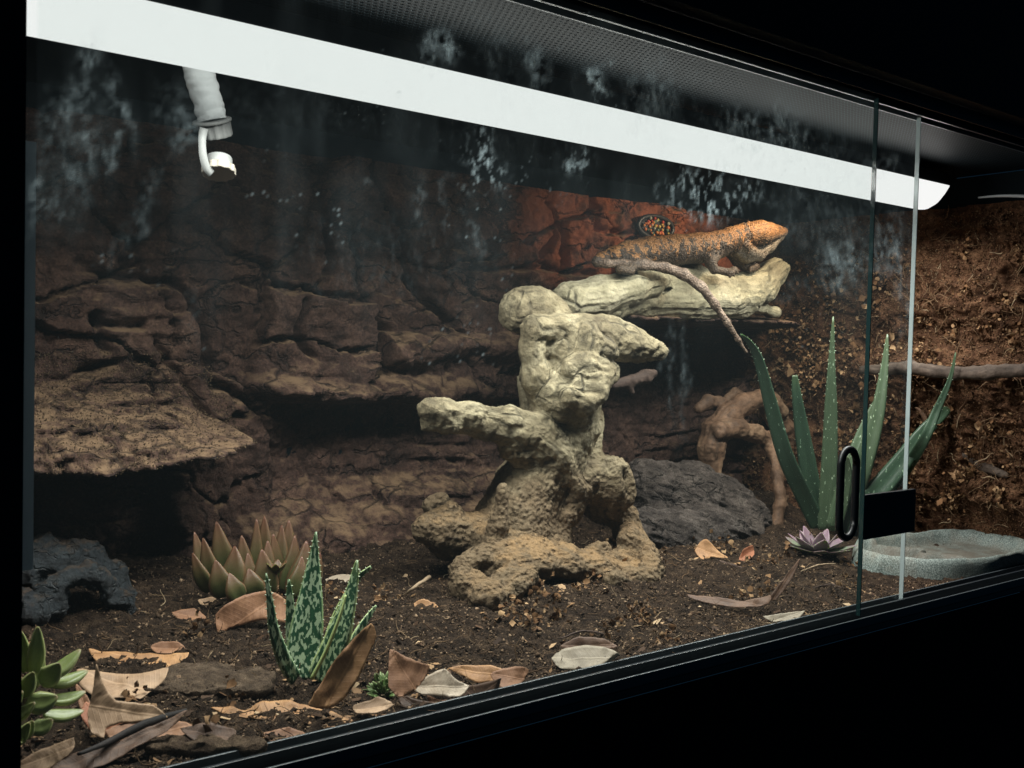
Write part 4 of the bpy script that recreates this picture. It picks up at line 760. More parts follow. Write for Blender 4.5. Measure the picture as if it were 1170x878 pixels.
leaf(al, [(962, 600, .29), (990, 560, .30), (1015, 540, .31), (1040, 520, .31)], [7, 7, 6, 4, 1.5], None, .45, m_al2, sec=SEC)
# purple rosette
PET = [(1, .25), (.6, -.05), (0, -.22), (-.6, -.05), (-1, .25), (-.7, -.35), (0, -.62), (.7, -.35)]
m_ro = M_leaf('grey_green_petal', (.16, .19, .13), (.19, .13, .15), (.27, .17, .19), None, .45, (.7, 1.2), sub=.1)
m_rp = M_leaf('mauve_petal', (.22, .165, .195), (.23, .14, .18), (.31, .23, .26), None, .45, (.5, 1.1), sub=.1)
rb = atz(934, 630, .016); rb[2] = sz(rb[0], rb[1])+.002
ro = empty('purple_rosette', rb, 'low mauve and grey green rosette succulent at the foot of the tall aloe', 'succulent')
def petal(parent, base, d, L, w, rise, mat, th=.3, curl=.3, prof=(.45, .8, 1, 1, .85, .5, .05), n=12, up=None):
    d = nrm(np.array([d[0], d[1], 0.])); u_ = np.array([0, 0, 1.]); P = [base+d*L*s*cos(rise)+u_*L*(s*sin(rise)+curl*s*s*.5) for s in np.linspace(0, 1, 5)]
    T = nrm(P[-1]-P[0]); side = np.cross(T, u_); fa = nrm(np.cross(side, T)) if np.linalg.norm(side) > .05 else -d
    V, Fc, A, U, _ = sweep(P, [w*x for x in prof], [w*th*x**.6 for x in prof], fa, PET if th < .45 else None, n); return obj('petal', V, Fc, mat, parent, True, {'along': A, 'across': U})
for ringn, L, rise, w, k0, mm in ((8, .040, .12, .0095, 0, m_ro), (7, .036, .45, .010, .4, m_rp), (5, .030, .85, .0085, .1, m_rp), (3, .016, 1.2, .005, .3, m_rp)):
    for k in range(ringn):
        a = 2*pi*(k+k0)/ringn; petal(ro, rb+np.array([cos(a), sin(a), .5])*.004, (cos(a), sin(a)), L*RNG.uniform(.9, 1.1), w, rise, mm, .28, .25)
# red tipped succulent
m_red = M_leaf('red_tipped_leaf', (.065, .075, .026), (.15, .060, .034), (.14, .075, .035), None, .45, (.35, 1.1), sub=.1, edge_w=.75)
sb = aty(284, 672, .315); sb[2] = sz(sb[0], sb[1])
rs = empty('red_tipped_succulent', sb, 'clump of upright olive succulent leaves with reddish tips by the rock wall', 'succulent')
for bx, by, tx, ty, w, y0 in ((240, 668, 222, 608, 8, .33), (246, 672, 232, 615, 9, .31), (262, 665, 247, 596, 11, .35), (262, 678, 268, 624, 13, .295), (280, 668, 276, 612, 9, .33), (288, 670, 293, 593, 7, .345), (284, 676, 283, 632, 8, .30),
  (298, 666, 302, 590, 10, .36), (292, 682, 284, 650, 11, .275), (304, 682, 299, 628, 12, .28), (312, 668, 322, 600, 9, .35), (322, 668, 330, 594, 10, .36), (318, 672, 312, 610, 8, .33), (325, 676, 337, 612, 9, .32), (335, 678, 350, 618, 11, .31), (332, 682, 345, 636, 9, .29),
  (345, 676, 360, 612, 8, .34), (256, 682, 246, 640, 11, .28), (274, 686, 262, 655, 10, .265), (240, 676, 220, 632, 8, .30), (350, 682, 366, 632, 7, .31), (300, 672, 306, 618, 9, .31)):
    a = aty(bx, by, y0); b = aty(tx, ty, y0+.004); m_ = (a+b)/2+np.array([(tx-bx)*.00012, -.003, 0]); leaf(rs, None, [w*.8, w*1.2, w*1.28, w*1.15, w*.8, w*.42, .6], None, .5, m_red, 'leaf', 14, RNG.uniform(-.4, .4), P=[a, m_, b])
for k in range(6):
    a = 2*pi*k/6; petal(rs, aty(316, 655, .275), (cos(a), sin(a)), .013, .0045, .7, m_red, .4, .3)
# spotted aloe
m_sp = M_leaf('spotted_leaf', (.020, .075, .035), (.06, .13, .05), (.28, .40, .18), (.36, .47, .30), .38, (.8, 1.1), 480, .03, .86, .50)
m_sp2 = M_leaf('spotted_leaf_pale_edge', (.018, .065, .03), (.12, .17, .06), (.45, .55, .22), (.32, .43, .25), .38, (.8, 1.1), 480, .03, .80, .52)
pb_ = aty(350, 775, .095); pb_[2] = sz(pb_[0], pb_[1])
sa = empty('spotted_aloe', pb_, 'small dark green aloe densely speckled white with toothed edges', 'aloe')
m_tw = M_flat('white_tooth', (.55, .66, .45), .5)
leaf(sa, [(347, 778, .10), (348, 740, .108), (354, 690, .115), (358, 645, .12), (361, 608, .122)], [13, 19, 20, 18.5, 15, 11, 7.5, 3.5, 1.0], None, .38, m_sp, teeth=22, m_t=m_tw, tl=.0014)
leaf(sa, [(338, 776, .088), (325, 755, .085), (313, 720, .085), (308, 685, .087), (304, 655, .09)], [9, 10, 9.5, 8, 6, 4.5, 2.8, .8], None, .40, m_sp, teeth=16, m_t=m_tw, roll=.5, tl=.0014)
leaf(sa, [(362, 776, .085), (378, 750, .08), (392, 710, .08), (402, 675, .082), (408, 640, .085)], [13, 17, 17, 15, 11, 8, 5, 1.2], None, .40, m_sp2, teeth=18, m_t=m_tw, roll=-.35, tl=.0014)
leaf(sa, [(368, 772, .105), (378, 725, .105), (392, 690, .105), (408, 662, .105), (424, 648, .105)], [5, 6.5, 7, 6.5, 5, 4, 3, 2], None, .42, m_sp2, teeth=12, m_t=m_tw, roll=.5, tl=.0014)
leaf(sa, [(385, 770, .10), (400, 740, .11), (416, 712, .115), (430, 692, .12)], [7, 8, 7, 6, 4, 1.2], None, .4, m_sp2, teeth=10, m_t=m_tw, roll=.7, tl=.0014)
leaf(sa, [(338, 770, .13), (335, 735, .135), (332, 700, .138), (330, 662, .14)], [8, 9, 8, 6, 4, 1.2], None, .4, m_sp, teeth=12, m_t=m_tw, tl=.0014)
V, Fc = tube([aty(356, 776, .078), aty(372, 745, .074), aty(388, 705, .072), aty(395, 680, .074)], [.0016, .0014, .0008], 16, 6); obj('pale_leaf_margin', V, Fc, M_flat('margin', (.42, .52, .20), .5), sa)
# green succulent front left
m_gs = M_leaf('jade_leaf', (.20, .25, .08), (.28, .19, .11), (.34, .36, .16), None, .35, (.82, 1.15), sub=.15, edge_w=.7)
gb = aty(36, 820, .045); gb[2] = sz(gb[0], gb[1])
gs = empty('green_succulent', gb, 'pale green plump leaved succulent in the lower left corner', 'succulent')
for bx, by, tx, ty, w, y0, dy in ((40, 770, 43, 716, 10, .05, .0), (30, 768, 24, 722, 9, .055, 0), (22, 765, 14, 712, 8, .06, 0), (45, 778, 68, 758, 13, .045, -.006), (52, 775, 92, 742, 12, .055, .005), (55, 782, 101, 766, 11, .06, .004), (30, 802, 66, 796, 13, .035, -.004),
  (55, 800, 98, 790, 10, .05, 0), (50, 816, 96, 812, 10, .04, 0), (22, 840, 38, 824, 9, .03, -.004), (16, 848, 20, 852, 8, .02, -.004), (20, 795, 38, 768, 11, .04, -.006), (12, 800, 14, 772, 9, .04, -.008), (10, 820, 40, 803, 9, .035, -.004), (35, 832, 60, 822, 10, .035, 0), (8, 780, 8, 730, 9, .06, 0), (12, 850, 34, 826, 9, .025, -.004), (4, 862, 22, 858, 8, .02, 0), (30, 790, 50, 752, 9, .065, .004), (6, 810, 26, 790, 10, .03, -.006)):
    a = aty(bx, by, y0); b = aty(tx, ty, max(.012, y0+dy)); L = np.linalg.norm(b-a); m_ = (a+b)/2+np.array([0, 0, -.002]); leaf(gs, None, [w*.45, w*.75, w, w*1.02, w*.85, w*.5, 1.2], None, .55, m_gs, 'leaf', 14, RNG.uniform(-.5, .5), P=[a, m_, b], up=.6)
V, Fc = tube([aty(10, 870, .04), aty(26, 820, .05), aty(30, 775, .055)], [.003, .003, .002], 12, 7); obj('stem', V, Fc, M_flat('succulent_stem', (.12, .10, .05), .7), gs)
# tiny leafy sprig
tb = atz(438, 782, .010); tb[2] = sz(tb[0], tb[1]); tp = empty('small_green_sprig', tb, 'tiny bushy green plantlet behind the big upright brown leaf', 'plant'); mb = MB(); r = np.random.default_rng(3)
m_tp = M_leaf('sprig_green', (.10, .17, .05), (.30, .36, .16), None, None, .5)
for k in range(60):
    a = r.uniform(0, 2*pi); el = r.uniform(.1, 1.4); d = np.array([cos(a)*cos(el), sin(a)*cos(el), sin(el)]); p0 = tb+d*r.uniform(.002, .010)*np.array([1, 1, 1.2]); L = r.uniform(.004, .009)
    V, Fc, A, U, _ = sweep([p0, p0+d*L*.5+r.normal(size=3)*.0006, p0+d*L], [.0006, .0014, .0012, .0002], [.0004, .0005, .0002], nrm(r.normal(size=3)), None, 6); mb.add(V, Fc, along=A, across=U)
mb.build('foliage', m_tp, tp, True)
# ------------------------------------------------------------------ fallen leaves
def M_dry(name, a, b, spot=.3):
    t = NT(name); co = t.coord(); lx = t.attr('lx'); ly = t.attr('ly'); c = t.mix(t.ramp(t.noise(co, 45, 5, .65), [(.35, 0.0), (.65, 1.0)]), a, b)
    vs = t.math('ABSOLUTE', t.math('SUBTRACT', t.math('FRACT', t.math('MULTIPLY', t.math('ADD', lx, t.math('MULTIPLY', t.math('ABSOLUTE', ly), -.6)), 9)), .5)); vein = t.ramp(vs, [(0, 1.0), (.09, 0.0)])
    mid = t.ramp(t.math('ABSOLUTE', ly), [(0.0, 1.0), (.035, 0.0)]); vv = t.math('MAXIMUM', mid, t.math('MULTIPLY', vein, .6))
    c = t.mix(t.math('MULTIPLY', vv, .30), c, tuple(min(1, x*1.7) for x in b)); c = t.mix(t.ramp(t.noise(co, 170, 3), [(.62, 0.0), (.72, spot)]), c, tuple(x*.25 for x in a))
    t.bsdf(c, .6, t.bump(t.math('ADD', t.math('MULTIPLY', vv, .8), t.noise(co, 260, 4)), .5, .0005), .35); return t.m
DRY = {'brown': M_dry('brown_leaf', (.18, .085, .045), (.33, .17, .09)), 'orange': M_dry('orange_leaf', (.25, .125, .055), (.43, .235, .105)), 'tan': M_dry('tan_leaf', (.27, .17, .10), (.47, .31, .19)), 'pale': M_dry('pale_leaf', (.34, .26, .18), (.58, .48, .37), .6),
       'dark': M_dry('dark_leaf', (.06, .032, .02), (.13, .07, .04)), 'grey': M_dry('grey_leaf', (.17, .14, .10), (.31, .26, .19), .7), 'red': M_dry('reddish_leaf', (.28, .10, .05), (.40, .17, .09))}
GL = 'dry leaves fallen on the soil'
def dry(name, poly, col, tilt, label, lift=.001, curl=.003, seed=0, z=None, ax=None):
    poly = np.array(poly, float); kb = int(np.argmax(poly[:, 1])); z0 = .010 if z is None else z
    g = atz(poly[kb, 0], poly[kb, 1], z0)
    if g[1] < .014: g = aty(poly[kb, 0], poly[kb, 1], .014)
    else: g[2] = sz(g[0], g[1])+lift if z is None else z
    cn = nrm((CAM-g)*np.array([1, 1, 0])); nn = nrm(np.array([0, 0, 1.])*cos(tilt)+cn*sin(tilt)); W = []
    for u, v in poly:
        d = ray(u, v); t_ = ((g-CAM) @ nn)/(d @ nn); W.append(CAM+d*t_)
    W = np.array(W); n = len(W); k = 6; C2 = []
    for i in range(n):
        a, b, c, d = W[i-1], W[i], W[(i+1) % n], W[(i+2) % n]
        for f in np.linspace(0, 1, k, endpoint=False):
            q = b*(1-f)+c*f+(.28*f*(1-f))*((b-a)*(1-f)+(c-d)*f); C2.append(q)
    C2 = np.array(C2); ex = nrm(W[np.argmax(np.linalg.norm(W-W.mean(0), axis=1))]-W.mean(0)); ey = nrm(np.cross(nn, ex)); c0 = C2.mean(0); Lx = np.abs((C2-c0) @ ex).max()
    C2 = C2+(np.stack([noise(C2*700, seed+i) for i in range(3)], 1))*.0003
    bm = bmesh.new(); vs = [bm.verts.new(tuple(q)) for q in C2]; f = bm.faces.new(vs); bmesh.ops.triangulate(bm, faces=[f], ngon_method='BEAUTY')
    for _ in range(2):
        L = np.array([e_.calc_length() for e_ in bm.edges]); es = [e_ for e_, l in zip(list(bm.edges), L) if l > .0022]
        bmesh.ops.subdivide_edges(bm, edges=es, cuts=2); bmesh.ops.triangulate(bm, faces=bm.faces[:])
    V = np.array([v.co[:] for v in bm.verts]); Fc = [tuple(v.index for v in f.verts) for f in bm.faces]; bm.verts.index_update(); Fc = [tuple(v.index for v in f.verts) for f in bm.faces]; bm.free()
    lx = ((V-c0) @ ex)/Lx; ly = ((V-c0) @ ey)/Lx
    V = V+nn*(curl*(ly**2*2.2-.25+.5*lx**2)+.0013*noise(V*120, seed)-.0016*np.exp(-(ly/.07)**2)*.4)[:, None]
    low = soil(V[:, 0], V[:, 1])+.0006; V[:, 2] = np.where((V[:, 2] < low), low*.7+V[:, 2]*.3, V[:, 2]); V[:, 1] = np.maximum(V[:, 1], .0095)
    o = obj(name, V, Fc, DRY[col], None, True, {'lx': lx, 'ly': ly}); s = o.modifiers.new('thickness', 'SOLIDIFY'); s.thickness = .0004; s.offset = 0
    return tag(o, label, 'leaf', GL)
dl = 'dry_leaf'
dry(dl, [(246, 704), (258, 692), (280, 680), (305, 675), (322, 682), (330, 698), (326, 712), (305, 708), (280, 713), (262, 718), (250, 727)], 'brown', 1.15, 'broad reddish brown curved leaf in front of the red tipped succulent', curl=.006)
dry(dl, [(101, 742), (118, 744), (150, 746), (190, 747), (216, 748), (210, 756), (198, 764), (165, 764), (130, 763), (110, 757)], 'orange', .35, 'flat orange leaf lying behind the big pointed one at the left', seed=2)
dry(dl, [(88, 766), (120, 768), (160, 770), (192, 766), (188, 778), (172, 790), (160, 800), (145, 797), (115, 800), (92, 786)], 'tan', .40, 'yellowish tan leaf between the flat orange leaf and the tall pointed leaf', seed=3)
dry(dl, [(110, 762), (118, 782), (132, 800), (150, 802), (175, 806), (192, 820), (170, 824), (140, 826), (122, 832), (118, 845), (104, 838), (100, 815), (106, 790)], 'tan', .95, 'large pointed tan leaf standing on its edge beside the green succulent', seed=4, curl=.005)
dry(dl, [(86, 780), (100, 795), (106, 815), (98, 822), (90, 805)], 'brown', .8, 'small brown leaf fold tucked left of the big pointed leaf', seed=5)
dry(dl, [(12, 880), (35, 862), (62, 850), (84, 843), (84, 856), (68, 870), (45, 884)], 'tan', .7, 'light tan leaf at the very bottom left corner', seed=6)
dry(dl, [(56, 884), (80, 862), (120, 850), (150, 838), (200, 818), (214, 814), (190, 834), (150, 856), (100, 882)], 'dark', .5, 'long dark curled leaf strip along the bottom left', seed=7, curl=.008)
dry(dl, [(241, 808), (262, 808), (280, 810), (300, 802), (322, 800), (350, 806), (380, 814), (405, 826), (398, 838), (370, 834), (335, 830), (300, 822), (262, 818)], 'orange', .38, 'long brownish orange leaf stretched flat before the spotted aloe', seed=8)
dry(dl, [(424, 712), (430, 728), (421, 750), (408, 778), (392, 800), (374, 810), (352, 806), (366, 782), (382, 755), (402, 732)], 'orange', 1.25, 'tall glossy orange brown leaf leaning upright against the spotted aloe', curl=.008, seed=9)
dry(dl, [(446, 742), (458, 748), (475, 756), (491, 762), (484, 778), (470, 792), (456, 798), (444, 786), (444, 764)], 'brown', 1.0, 'dull brown leaf standing between the leaf by the aloe and the whitish leaf', seed=10)
dry(dl, [(472, 788), (486, 774), (508, 765), (520, 776), (536, 784), (526, 796), (500, 796), (482, 794)], 'pale', .85, 'whitish peeling leaf catching the light near the track', seed=11)
dry(dl, [(513, 764), (535, 760), (560, 760), (580, 766), (602, 768), (596, 780), (572, 778), (545, 780), (528, 772)], 'orange', .8, 'orange leaf right of and touching the whitish leaf', seed=12)
dry(dl, [(528, 786), (545, 782), (575, 776), (572, 796), (560, 808), (536, 812), (520, 802)], 'dark', 1.1, 'dark shaded leaf below the orange leaf next to the whitish one', seed=13)
dry(dl, [(488, 796), (505, 800), (528, 800), (520, 810), (505, 820), (494, 810)], 'brown', .9, 'small brown leaf just under the whitish leaf', seed=14)
dry(dl, [(392, 820), (420, 816), (455, 818), (486, 820), (470, 826), (440, 834), (408, 840), (388, 834)], 'orange', .45, 'rusty leaf lying along the glass track right of the black hooked twig', seed=15)
dry(dl, [(630, 752), (644, 742), (668, 738), (692, 741), (712, 748), (719, 755), (700, 762), (668, 766), (640, 764)], 'grey', .55, 'greyish oval leaf near the glass track at mid floor', seed=16)
dry(dl, [(690, 764), (705, 758), (720, 755), (712, 764), (698, 770)], 'tan', .6, 'narrow tan leaf sliver at the right tip of the greyish oval leaf', seed=17)
dry(dl, [(473, 689), (484, 686), (496, 689), (501, 696), (488, 700), (476, 696)], 'orange', .6, 'tiny bright orange leaf bit left of the stump roots', seed=18)
dry(dl, [(372, 662), (388, 658), (403, 660), (398, 668), (380, 672)], 'pale', .5, 'small pale pinkish leaf behind the spotted aloe', seed=19)
dry(dl, [(794, 630), (800, 620), (808, 618), (824, 632), (832, 638), (812, 636), (802, 642)], 'orange', .9, 'curled orange leaf at the foot of the bark mound', seed=20, curl=.006)
dry(dl, [(844, 640), (850, 628), (860, 624), (862, 634), (854, 642)], 'red', 1.1, 'small reddish leaf curl right of the orange leaf by the bark mound', seed=21, curl=.006)
dry(dl, [(786, 679), (820, 682), (850, 686), (880, 682), (878, 690), (850, 694), (815, 690), (790, 684)], 'dark', .6, 'long dark leaf strip lying below the bark mound', seed=22)
dry(dl, [(878, 684), (890, 668), (902, 652), (914, 638), (908, 656), (898, 672), (886, 686)], 'dark', 1.2, 'narrow dark leaf standing on edge pointing at the purple rosette', seed=23)
dry(dl, [(872, 706), (890, 702), (921, 697), (918, 706), (900, 710), (880, 710)], 'grey', .6, 'small greyish leaf close to the track left of the door edge', seed=24)
dry(dl, [(10, 700), (24, 694), (48, 695), (34, 710), (18, 722), (10, 722)], 'red', 1.0, 'reddish leaf between the cave and the green succulent', seed=25)
dry(dl, [(172, 738), (185, 733), (204, 735), (212, 742), (196, 748), (178, 747)], 'brown', .7, 'small brown leaf just behind the flat orange leaf', seed=26)
dry(dl, [(226, 686), (240, 683), (256, 686), (250, 692), (232, 694)], 'tan', .5, 'small olive tan leaf under the left side of the red tipped succulent', seed=27)
dry(dl, [(188, 774), (206, 774), (204, 780), (192, 780)], 'tan', .5, 'tiny tan leaf chip at the left end of the flat bark slab', seed=28)
dry(dl, [(600, 788), (630, 778), (660, 770), (690, 764), (670, 774), (640, 784), (615, 792)], 'tan', .5, 'narrow tan leaf pressed along the track below the greyish oval leaf', seed=29)
dry(dl, [(120, 836), (150, 824), (190, 822), (222, 830), (205, 846), (165, 850), (132, 848)], 'brown', .5, 'brown leaf under the dark twig beside the big pointed leaf', seed=31)
dry(dl, [(206, 832), (240, 826), (270, 836), (262, 850), (228, 852)], 'dark', .5, 'dark brown leaf lying just below the left tip of the long orange leaf', seed=32)
dry(dl, [(300, 838), (330, 832), (352, 840), (340, 852), (312, 852)], 'brown', .4, 'small brown leaf between the long orange leaf and the glass track', seed=33)
dry(dl, [(560, 770), (585, 762), (604, 766), (598, 782), (574, 788)], 'brown', .8, 'crumpled brown leaf at the right end of the leaf pile near the track', seed=34)
dry(dl, [(20, 735), (40, 728), (60, 734), (44, 744), (26, 744)], 'brown', .6, 'small brown leaf behind the green succulent', seed=35)
dry(dl, [(98, 802), (120, 812), (142, 830), (128, 842), (104, 836), (92, 818)], 'red', .6, 'reddish leaf showing under the foot of the tall pointed leaf', seed=36)
dry(dl, [(455, 792), (478, 800), (500, 806), (486, 818), (462, 814)], 'dark', .6, 'dark leaf half hidden below the dull brown standing leaf', seed=37)
dry(dl, [(640, 738), (662, 728), (690, 730), (706, 740), (684, 744), (656, 744)], 'dark', .8, 'dark curled leaf touching the back of the greyish oval leaf', seed=38)
dry(dl, [(196, 700), (222, 696), (236, 706), (214, 712)], 'brown', .6, 'small brown leaf on the soil just right of the cave mouth', seed=39)
dry(dl, [(404, 806), (432, 798), (450, 806), (430, 816), (408, 816)], 'tan', .5, 'small tan leaf wedged between the upright leaf foot and the track', seed=40)
# ------------------------------------------------------------------ twigs
def twig(name, L, r, mat, label, z=.012, seed=0, n=24, ys=None):
    P = [atz(u, v, z) if w is None else aty(u, v, w) for u, v, w in L]
    P = [q if q[1] > .013 else aty(L[i][0], L[i][1], .014) for i, q in enumerate(P)]
    V, Fc = tube(P, r, n, 8, True, .0005, seed); o = obj(name, V, Fc, mat, None, True, {'grain': V*.4}); tag(o, label, 'twig'); return o
m_tg = M_wood('pale_twig', [(.22, .15, .09), (.34, .25, .16), (.44, .34, .24)], 80, .5, .0008)
m_bk = M_wood('black_twig', [(.012, .010, .010), (.03, .024, .022), (.06, .05, .045)], 80, .5, .0008)
twig('twig', [(461, 681, None), (474, 671, .245), (491, 659, .26)], [.0012, .0016, .0022], m_tg, 'pale snapped twig sticking up left of the stump')
twig('twig', [(365, 796, .062), (372, 808, .058), (380, 822, .052), (394, 831, .045), (412, 838, .036)], [.0024, .0017, .0016, .0014], m_bk, 'black hooked twig crossing the long orange leaf')
twig('twig', [(90, 862, .03), (130, 845, .045), (170, 826, .055), (212, 812, .07)], [.001, .0022, .003, .0012], m_bk, 'dark twig leaning beside the tall pointed leaf')
twig('twig', [(178, 731, None), (205, 727, None), (225, 730, None), (250, 727, None)], [.0006, .0010, .0008], m_bk, 'thin dark twig lying behind the flat orange leaf')
twig('twig', [(218, 704, None), (230, 712, None), (244, 717, None)], [.0006, .0010, .0006], m_tg, 'thin curved pale twig left of the broad reddish brown leaf')
twig('twig', [(790, 630, None), (815, 640, None), (835, 646, None), (858, 652, None)], [.001, .0022, .0016], m_dk, 'dark stick on the soil beside the orange curl leaf')
twig('twig', [(915, 653, None), (935, 646, None), (955, 644, None)], [.0004, .0012, .0006], m_tg, 'thin pale stick on the soil below the purple rosette')
for L, lb, mm_ in (([(640, 730), (665, 722), (690, 724)], 'thin dark stick lying in the open soil between the stump and the greyish oval leaf', m_dk), ([(745, 752), (772, 742), (790, 744)], 'short pale stick beside the track below the long dark leaf strip', m_tg), ([(520, 720), (545, 712), (560, 716)], 'short dark stick on the soil in front of the stump\'s left root', m_dk), ([(840, 668), (862, 660), (884, 662)], 'slim pale stick just above the long dark leaf strip', m_tg), ([(195, 842), (230, 836), (262, 840)], 'pale stick crossing the dark brown leaf near the front left corner', m_tg), ([(930, 672), (948, 668), (962, 672)], 'short dark stick lying left of the door edge below the rosette', m_dk)):
    twig('twig', [(u, v, None) for u, v in L], [.0005, .0011, .0006], mm_, lb, z=.008, seed=int(L[0][0]))
# ------------------------------------------------------------------ oval dish of coloured pellets in the wall
c = aty(747, 260, .455); dsh = empty('pellet_dish', c, 'dark rimmed oval dish of coloured pellets set in the wall behind the lizard', 'feeding dish')
L = [c+np.array([.035*cos(a)*1.0, -.004, .0155*sin(a)]) for a in np.linspace(0, 2*pi, 41)]; V, Fc = tube(L, [.0032], 60, 8, False); obj('rim', V, Fc, M_flat('dish_rim', (.03, .028, .026), .4), dsh)
V, Fc = ball((0, 0, 0), 1, 1, 24); V = V*np.array([.034, .006, .015])+c; obj('dish_back', V, Fc, M_flat('dish_black', (.012, .011, .012), .6), dsh)
pc = [(.50, .28, .08), (.55, .16, .05), (.45, .05, .03), (.50, .38, .10), (.35, .32, .22), (.10, .16, .10), (.6, .22, .06)]; r = np.random.default_rng(8); mm = [M_flat('pellet_colour', q, .5) for q in pc]
for i in range(46):
    a = r.uniform(0, 2*pi); q = r.random()**.5; p = c+np.array([.030*q*cos(a), -.006-.002*r.random(), .0125*q*sin(a)]); V, Fc = ball(p, r.uniform(.0016, .0028), 1, 8); obj('pellet', V, Fc, mm[r.integers(len(mm))], dsh)
# ------------------------------------------------------------------ white capped nozzle
m_wp = M_flat('white_plastic', (.22, .225, .22), .45, .4, .05); m_tape = M_flat('white_tape', (.62, .65, .65), .6, .3, .12, 90, .8)
Yn = .235; nb = aty(247, 212, Yn); nz_ = empty('capped_nozzle', nb, 'white taped hose end with ribbed collar and dangling tethered cap under the lamp', 'hose nozzle')
P = [aty(222, 60, Yn), aty(230, 92, Yn), aty(238, 120, Yn), aty(243, 138, Yn)]; r0_ = rad(P[1], 16)
V, Fc = tube(P, [r0_*.95, r0_*1.02, r0_, r0_*.95], 60, 28); ax = nrm(P[-1]-P[0]); s_ = (V-P[0]) @ ax; V = V+nrm(V-P[0]-s_[:, None]*ax)*((.0007*np.abs(np.sin(s_*420+2*noise(V*60, 3))))+.0008*noise(V*180, 4))[:, None]
obj('taped_hose', V, Fc, m_tape, nz_)
def disc(c0, axd, r, h, mat, name, teeth=0, par=nz_):
    a = nrm(np.cross(axd, (0, 1, .1))); b = np.cross(axd, a); V = []; m = 48
    prof = [(0, 0), (r*.97, 0), (r, h*.12), (r, h*.88), (r*.97, h), (0, h)]
    for rr, hh in prof:
        for j in range(m):
            t_ = 2*pi*j/m; k = 1-(.06 if teeth and j % 4 < 2 and rr > r*.9 else 0); V.append(c0+axd*hh+(a*cos(t_)+b*sin(t_))*rr*k)
    Fc = [(i*m+j, i*m+(j+1) % m, (i+1)*m+(j+1) % m, (i+1)*m+j) for i in range(5) for j in range(m)]
    o = obj(name, V, Fc, mat, par, False); bv = o.modifiers.new('bevel', 'BEVEL'); bv.width = .0004; bv.segments = 2; bv.limit_method = 'ANGLE'; return o
ax = nrm(ax+np.array([.05, .28, 0])); c1 = aty(242, 137, Yn); R1 = rad(c1, 22); V = disc(c1, ax, R1, .0022, m_wp, 'flange'); disc(c1+ax*.0022+np.array([.001, 0, 0]), ax, R1*.86, .0115, m_wp, 'collar', 1)
cap_ax = nrm(np.array([-.12, -.34, -1])); c2 = aty(250, 181, Yn-.001); disc(c2, cap_ax, rad(c2, 15), .008, m_wp, 'cap_plug'); disc(c2+cap_ax*.008, cap_ax, rad(c2, 19), .0065, M_flat('cap_bounce_tint', (.25, .225, .19), .45, .4, .05), 'cap', 1)  # warm tint of the cap puts bounced light into its colour
V, Fc, *_ = sweep([aty(233, 147, Yn-.012), aty(231, 160, Yn-.014), aty(232, 178, Yn-.014), aty(236, 192, Yn-.012), aty(242, 199, Yn-.010)], [rad(c1, 4.6), rad(c1, 4), rad(c1, 4.4), rad(c1, 4.6)], [.0008], np.array([-.3, -1, 0]), [(1, .8), (-1, .8), (-1, -.8), (1, -.8)], 24); o = obj('tether_strap', V, Fc, m_wp, nz_)
# ------------------------------------------------------------------ tube lamp
LY, LZ, LR, LX1 = .15, .4765, .0215, 1.128
lm = empty('tube_lamp', (.56, LY, LZ), 'long glowing white tube light under the lid running the full length', 'tube light')
pf = [(LR*cos(a), -LR*1.5*sin(a)) for a in np.linspace(0, pi, 17)]; V = []; st_ = [(.0, 1), (LX1-.030, 1), (LX1-.020, .96), (LX1-.010, .82), (LX1-.004, .6), (LX1, .30)]
for x, s in st_: V += [(x, LY+a, LZ+b*s) for a, b in pf]
k = len(pf); Fc = [(i*k+j, i*k+j+1, (i+1)*k+j+1, (i+1)*k+j) for i in range(len(st_)-1) for j in range(k-1)]+[(tuple(range((len(st_)-1)*k, len(st_)*k)))]
t = NT('lamp_diffuser'); e_ = t.n('ShaderNodeEmission'); e_.inputs[0].default_value = (.93, .935, .92, 1); e_.inputs[1].default_value = 1.0; t.t.links.new(e_.outputs[0], t.out.inputs[0])
obj('diffuser', V, Fc, t.m, lm)
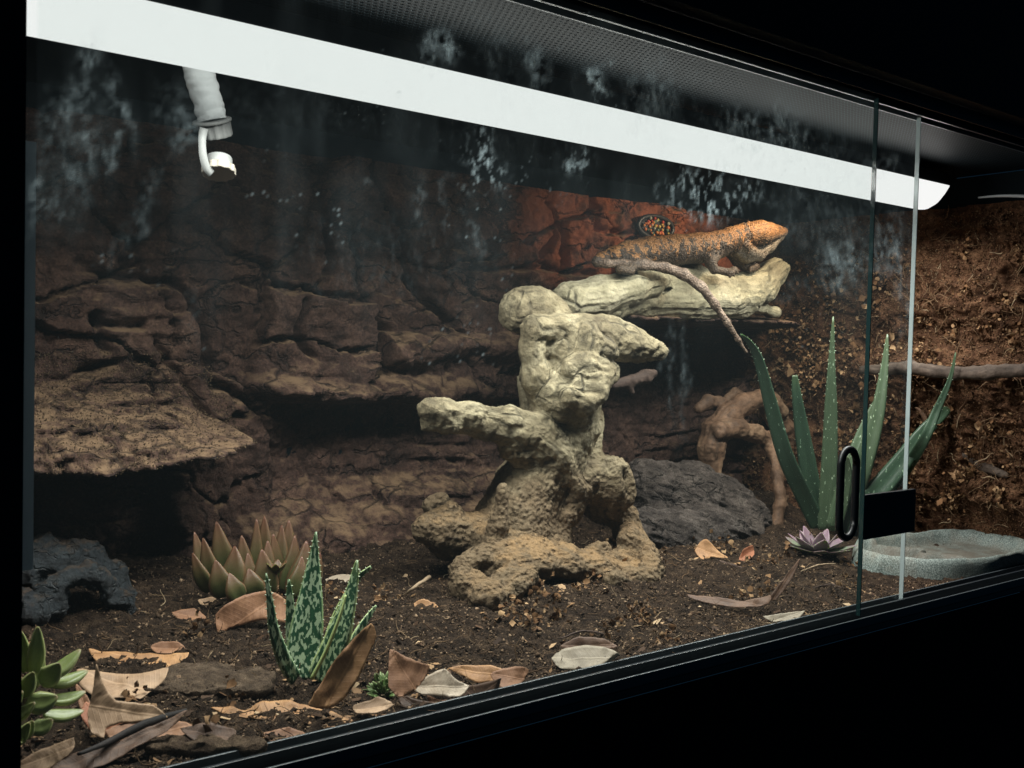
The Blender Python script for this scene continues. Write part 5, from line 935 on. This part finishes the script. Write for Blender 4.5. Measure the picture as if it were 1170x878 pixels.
MB().box(0, LX1+.004, LY-.020, LY+.020, LZ+.0004, LZ+.016).build('housing', m_black, lm, bevel=.001)
def light(name, ty, loc, energy, color, aim=None, **k):
    l = bpy.data.lights.new(name, ty); l.energy = energy; l.color = color
    for a, b in k.items(): setattr(l, a, b)
    o = bpy.data.objects.new(name, l); COL.objects.link(o); o.location = loc
    d = Vector(aim)-Vector(loc) if aim else Vector((0, 0, -1)); o.rotation_euler = d.to_track_quat('-Z', 'Y').to_euler(); return o
for nm, en, rz, loc, sy, sp in (('tube_light', 7.5, (0, 0, 0), (.56, LY, LZ-LR*1.5-.002), .03, 155), ('tube_light', .60, (-pi/2, 0, 0), (.56, LY-LR-.002, LZ-.016), .02, 180), ('tube_light', .26, (pi/2, 0, 0), (.56, LY+LR+.002, LZ-.016), .02, 180)):
    a = light(nm, 'AREA', loc, en, (1.0, .97, .93), None, shape='RECTANGLE', size=1.10, size_y=sy, spread=radians(sp)); a.rotation_euler = rz
light('basking_light', 'SPOT', (1.0, .24, .498), 4.6, (1.0, .78, .58), (.96, .36, .33), spot_size=radians(125), spot_blend=.7, shadow_soft_size=.02)
# thin pale rod along the side wall top
V, Fc = tube([atx(1118, 226, 1.17), atx(1145, 224, 1.17), atx(1180, 225, 1.17), atx(1230, 229, 1.17)], [.0012, .0022, .0022], 20, 8); tag(obj('rod', V, Fc, M_flat('grey_rod', (.30, .33, .34), .4), None), 'thin grey rod running level along the top of the side wall', 'rod')
# ------------------------------------------------------------------ world and render
w = bpy.data.worlds.new('World'); S.world = w; w.use_nodes = True; bg = w.node_tree.nodes['Background']; bg.inputs[0].default_value = (.12, .42, .75, 1); bg.inputs[1].default_value = .02
S.view_settings.view_transform = 'Standard'; S.view_settings.look = 'None'; S.view_settings.exposure = 0; S.view_settings.gamma = 1
S.render.engine = 'CYCLES'; S.cycles.use_denoising = True; S.cycles.use_adaptive_sampling = True; S.cycles.adaptive_threshold = .02; S.cycles.max_bounces = 8; S.cycles.transparent_max_bounces = 16; S.cycles.diffuse_bounces = 4; S.cycles.sample_clamp_indirect = 3
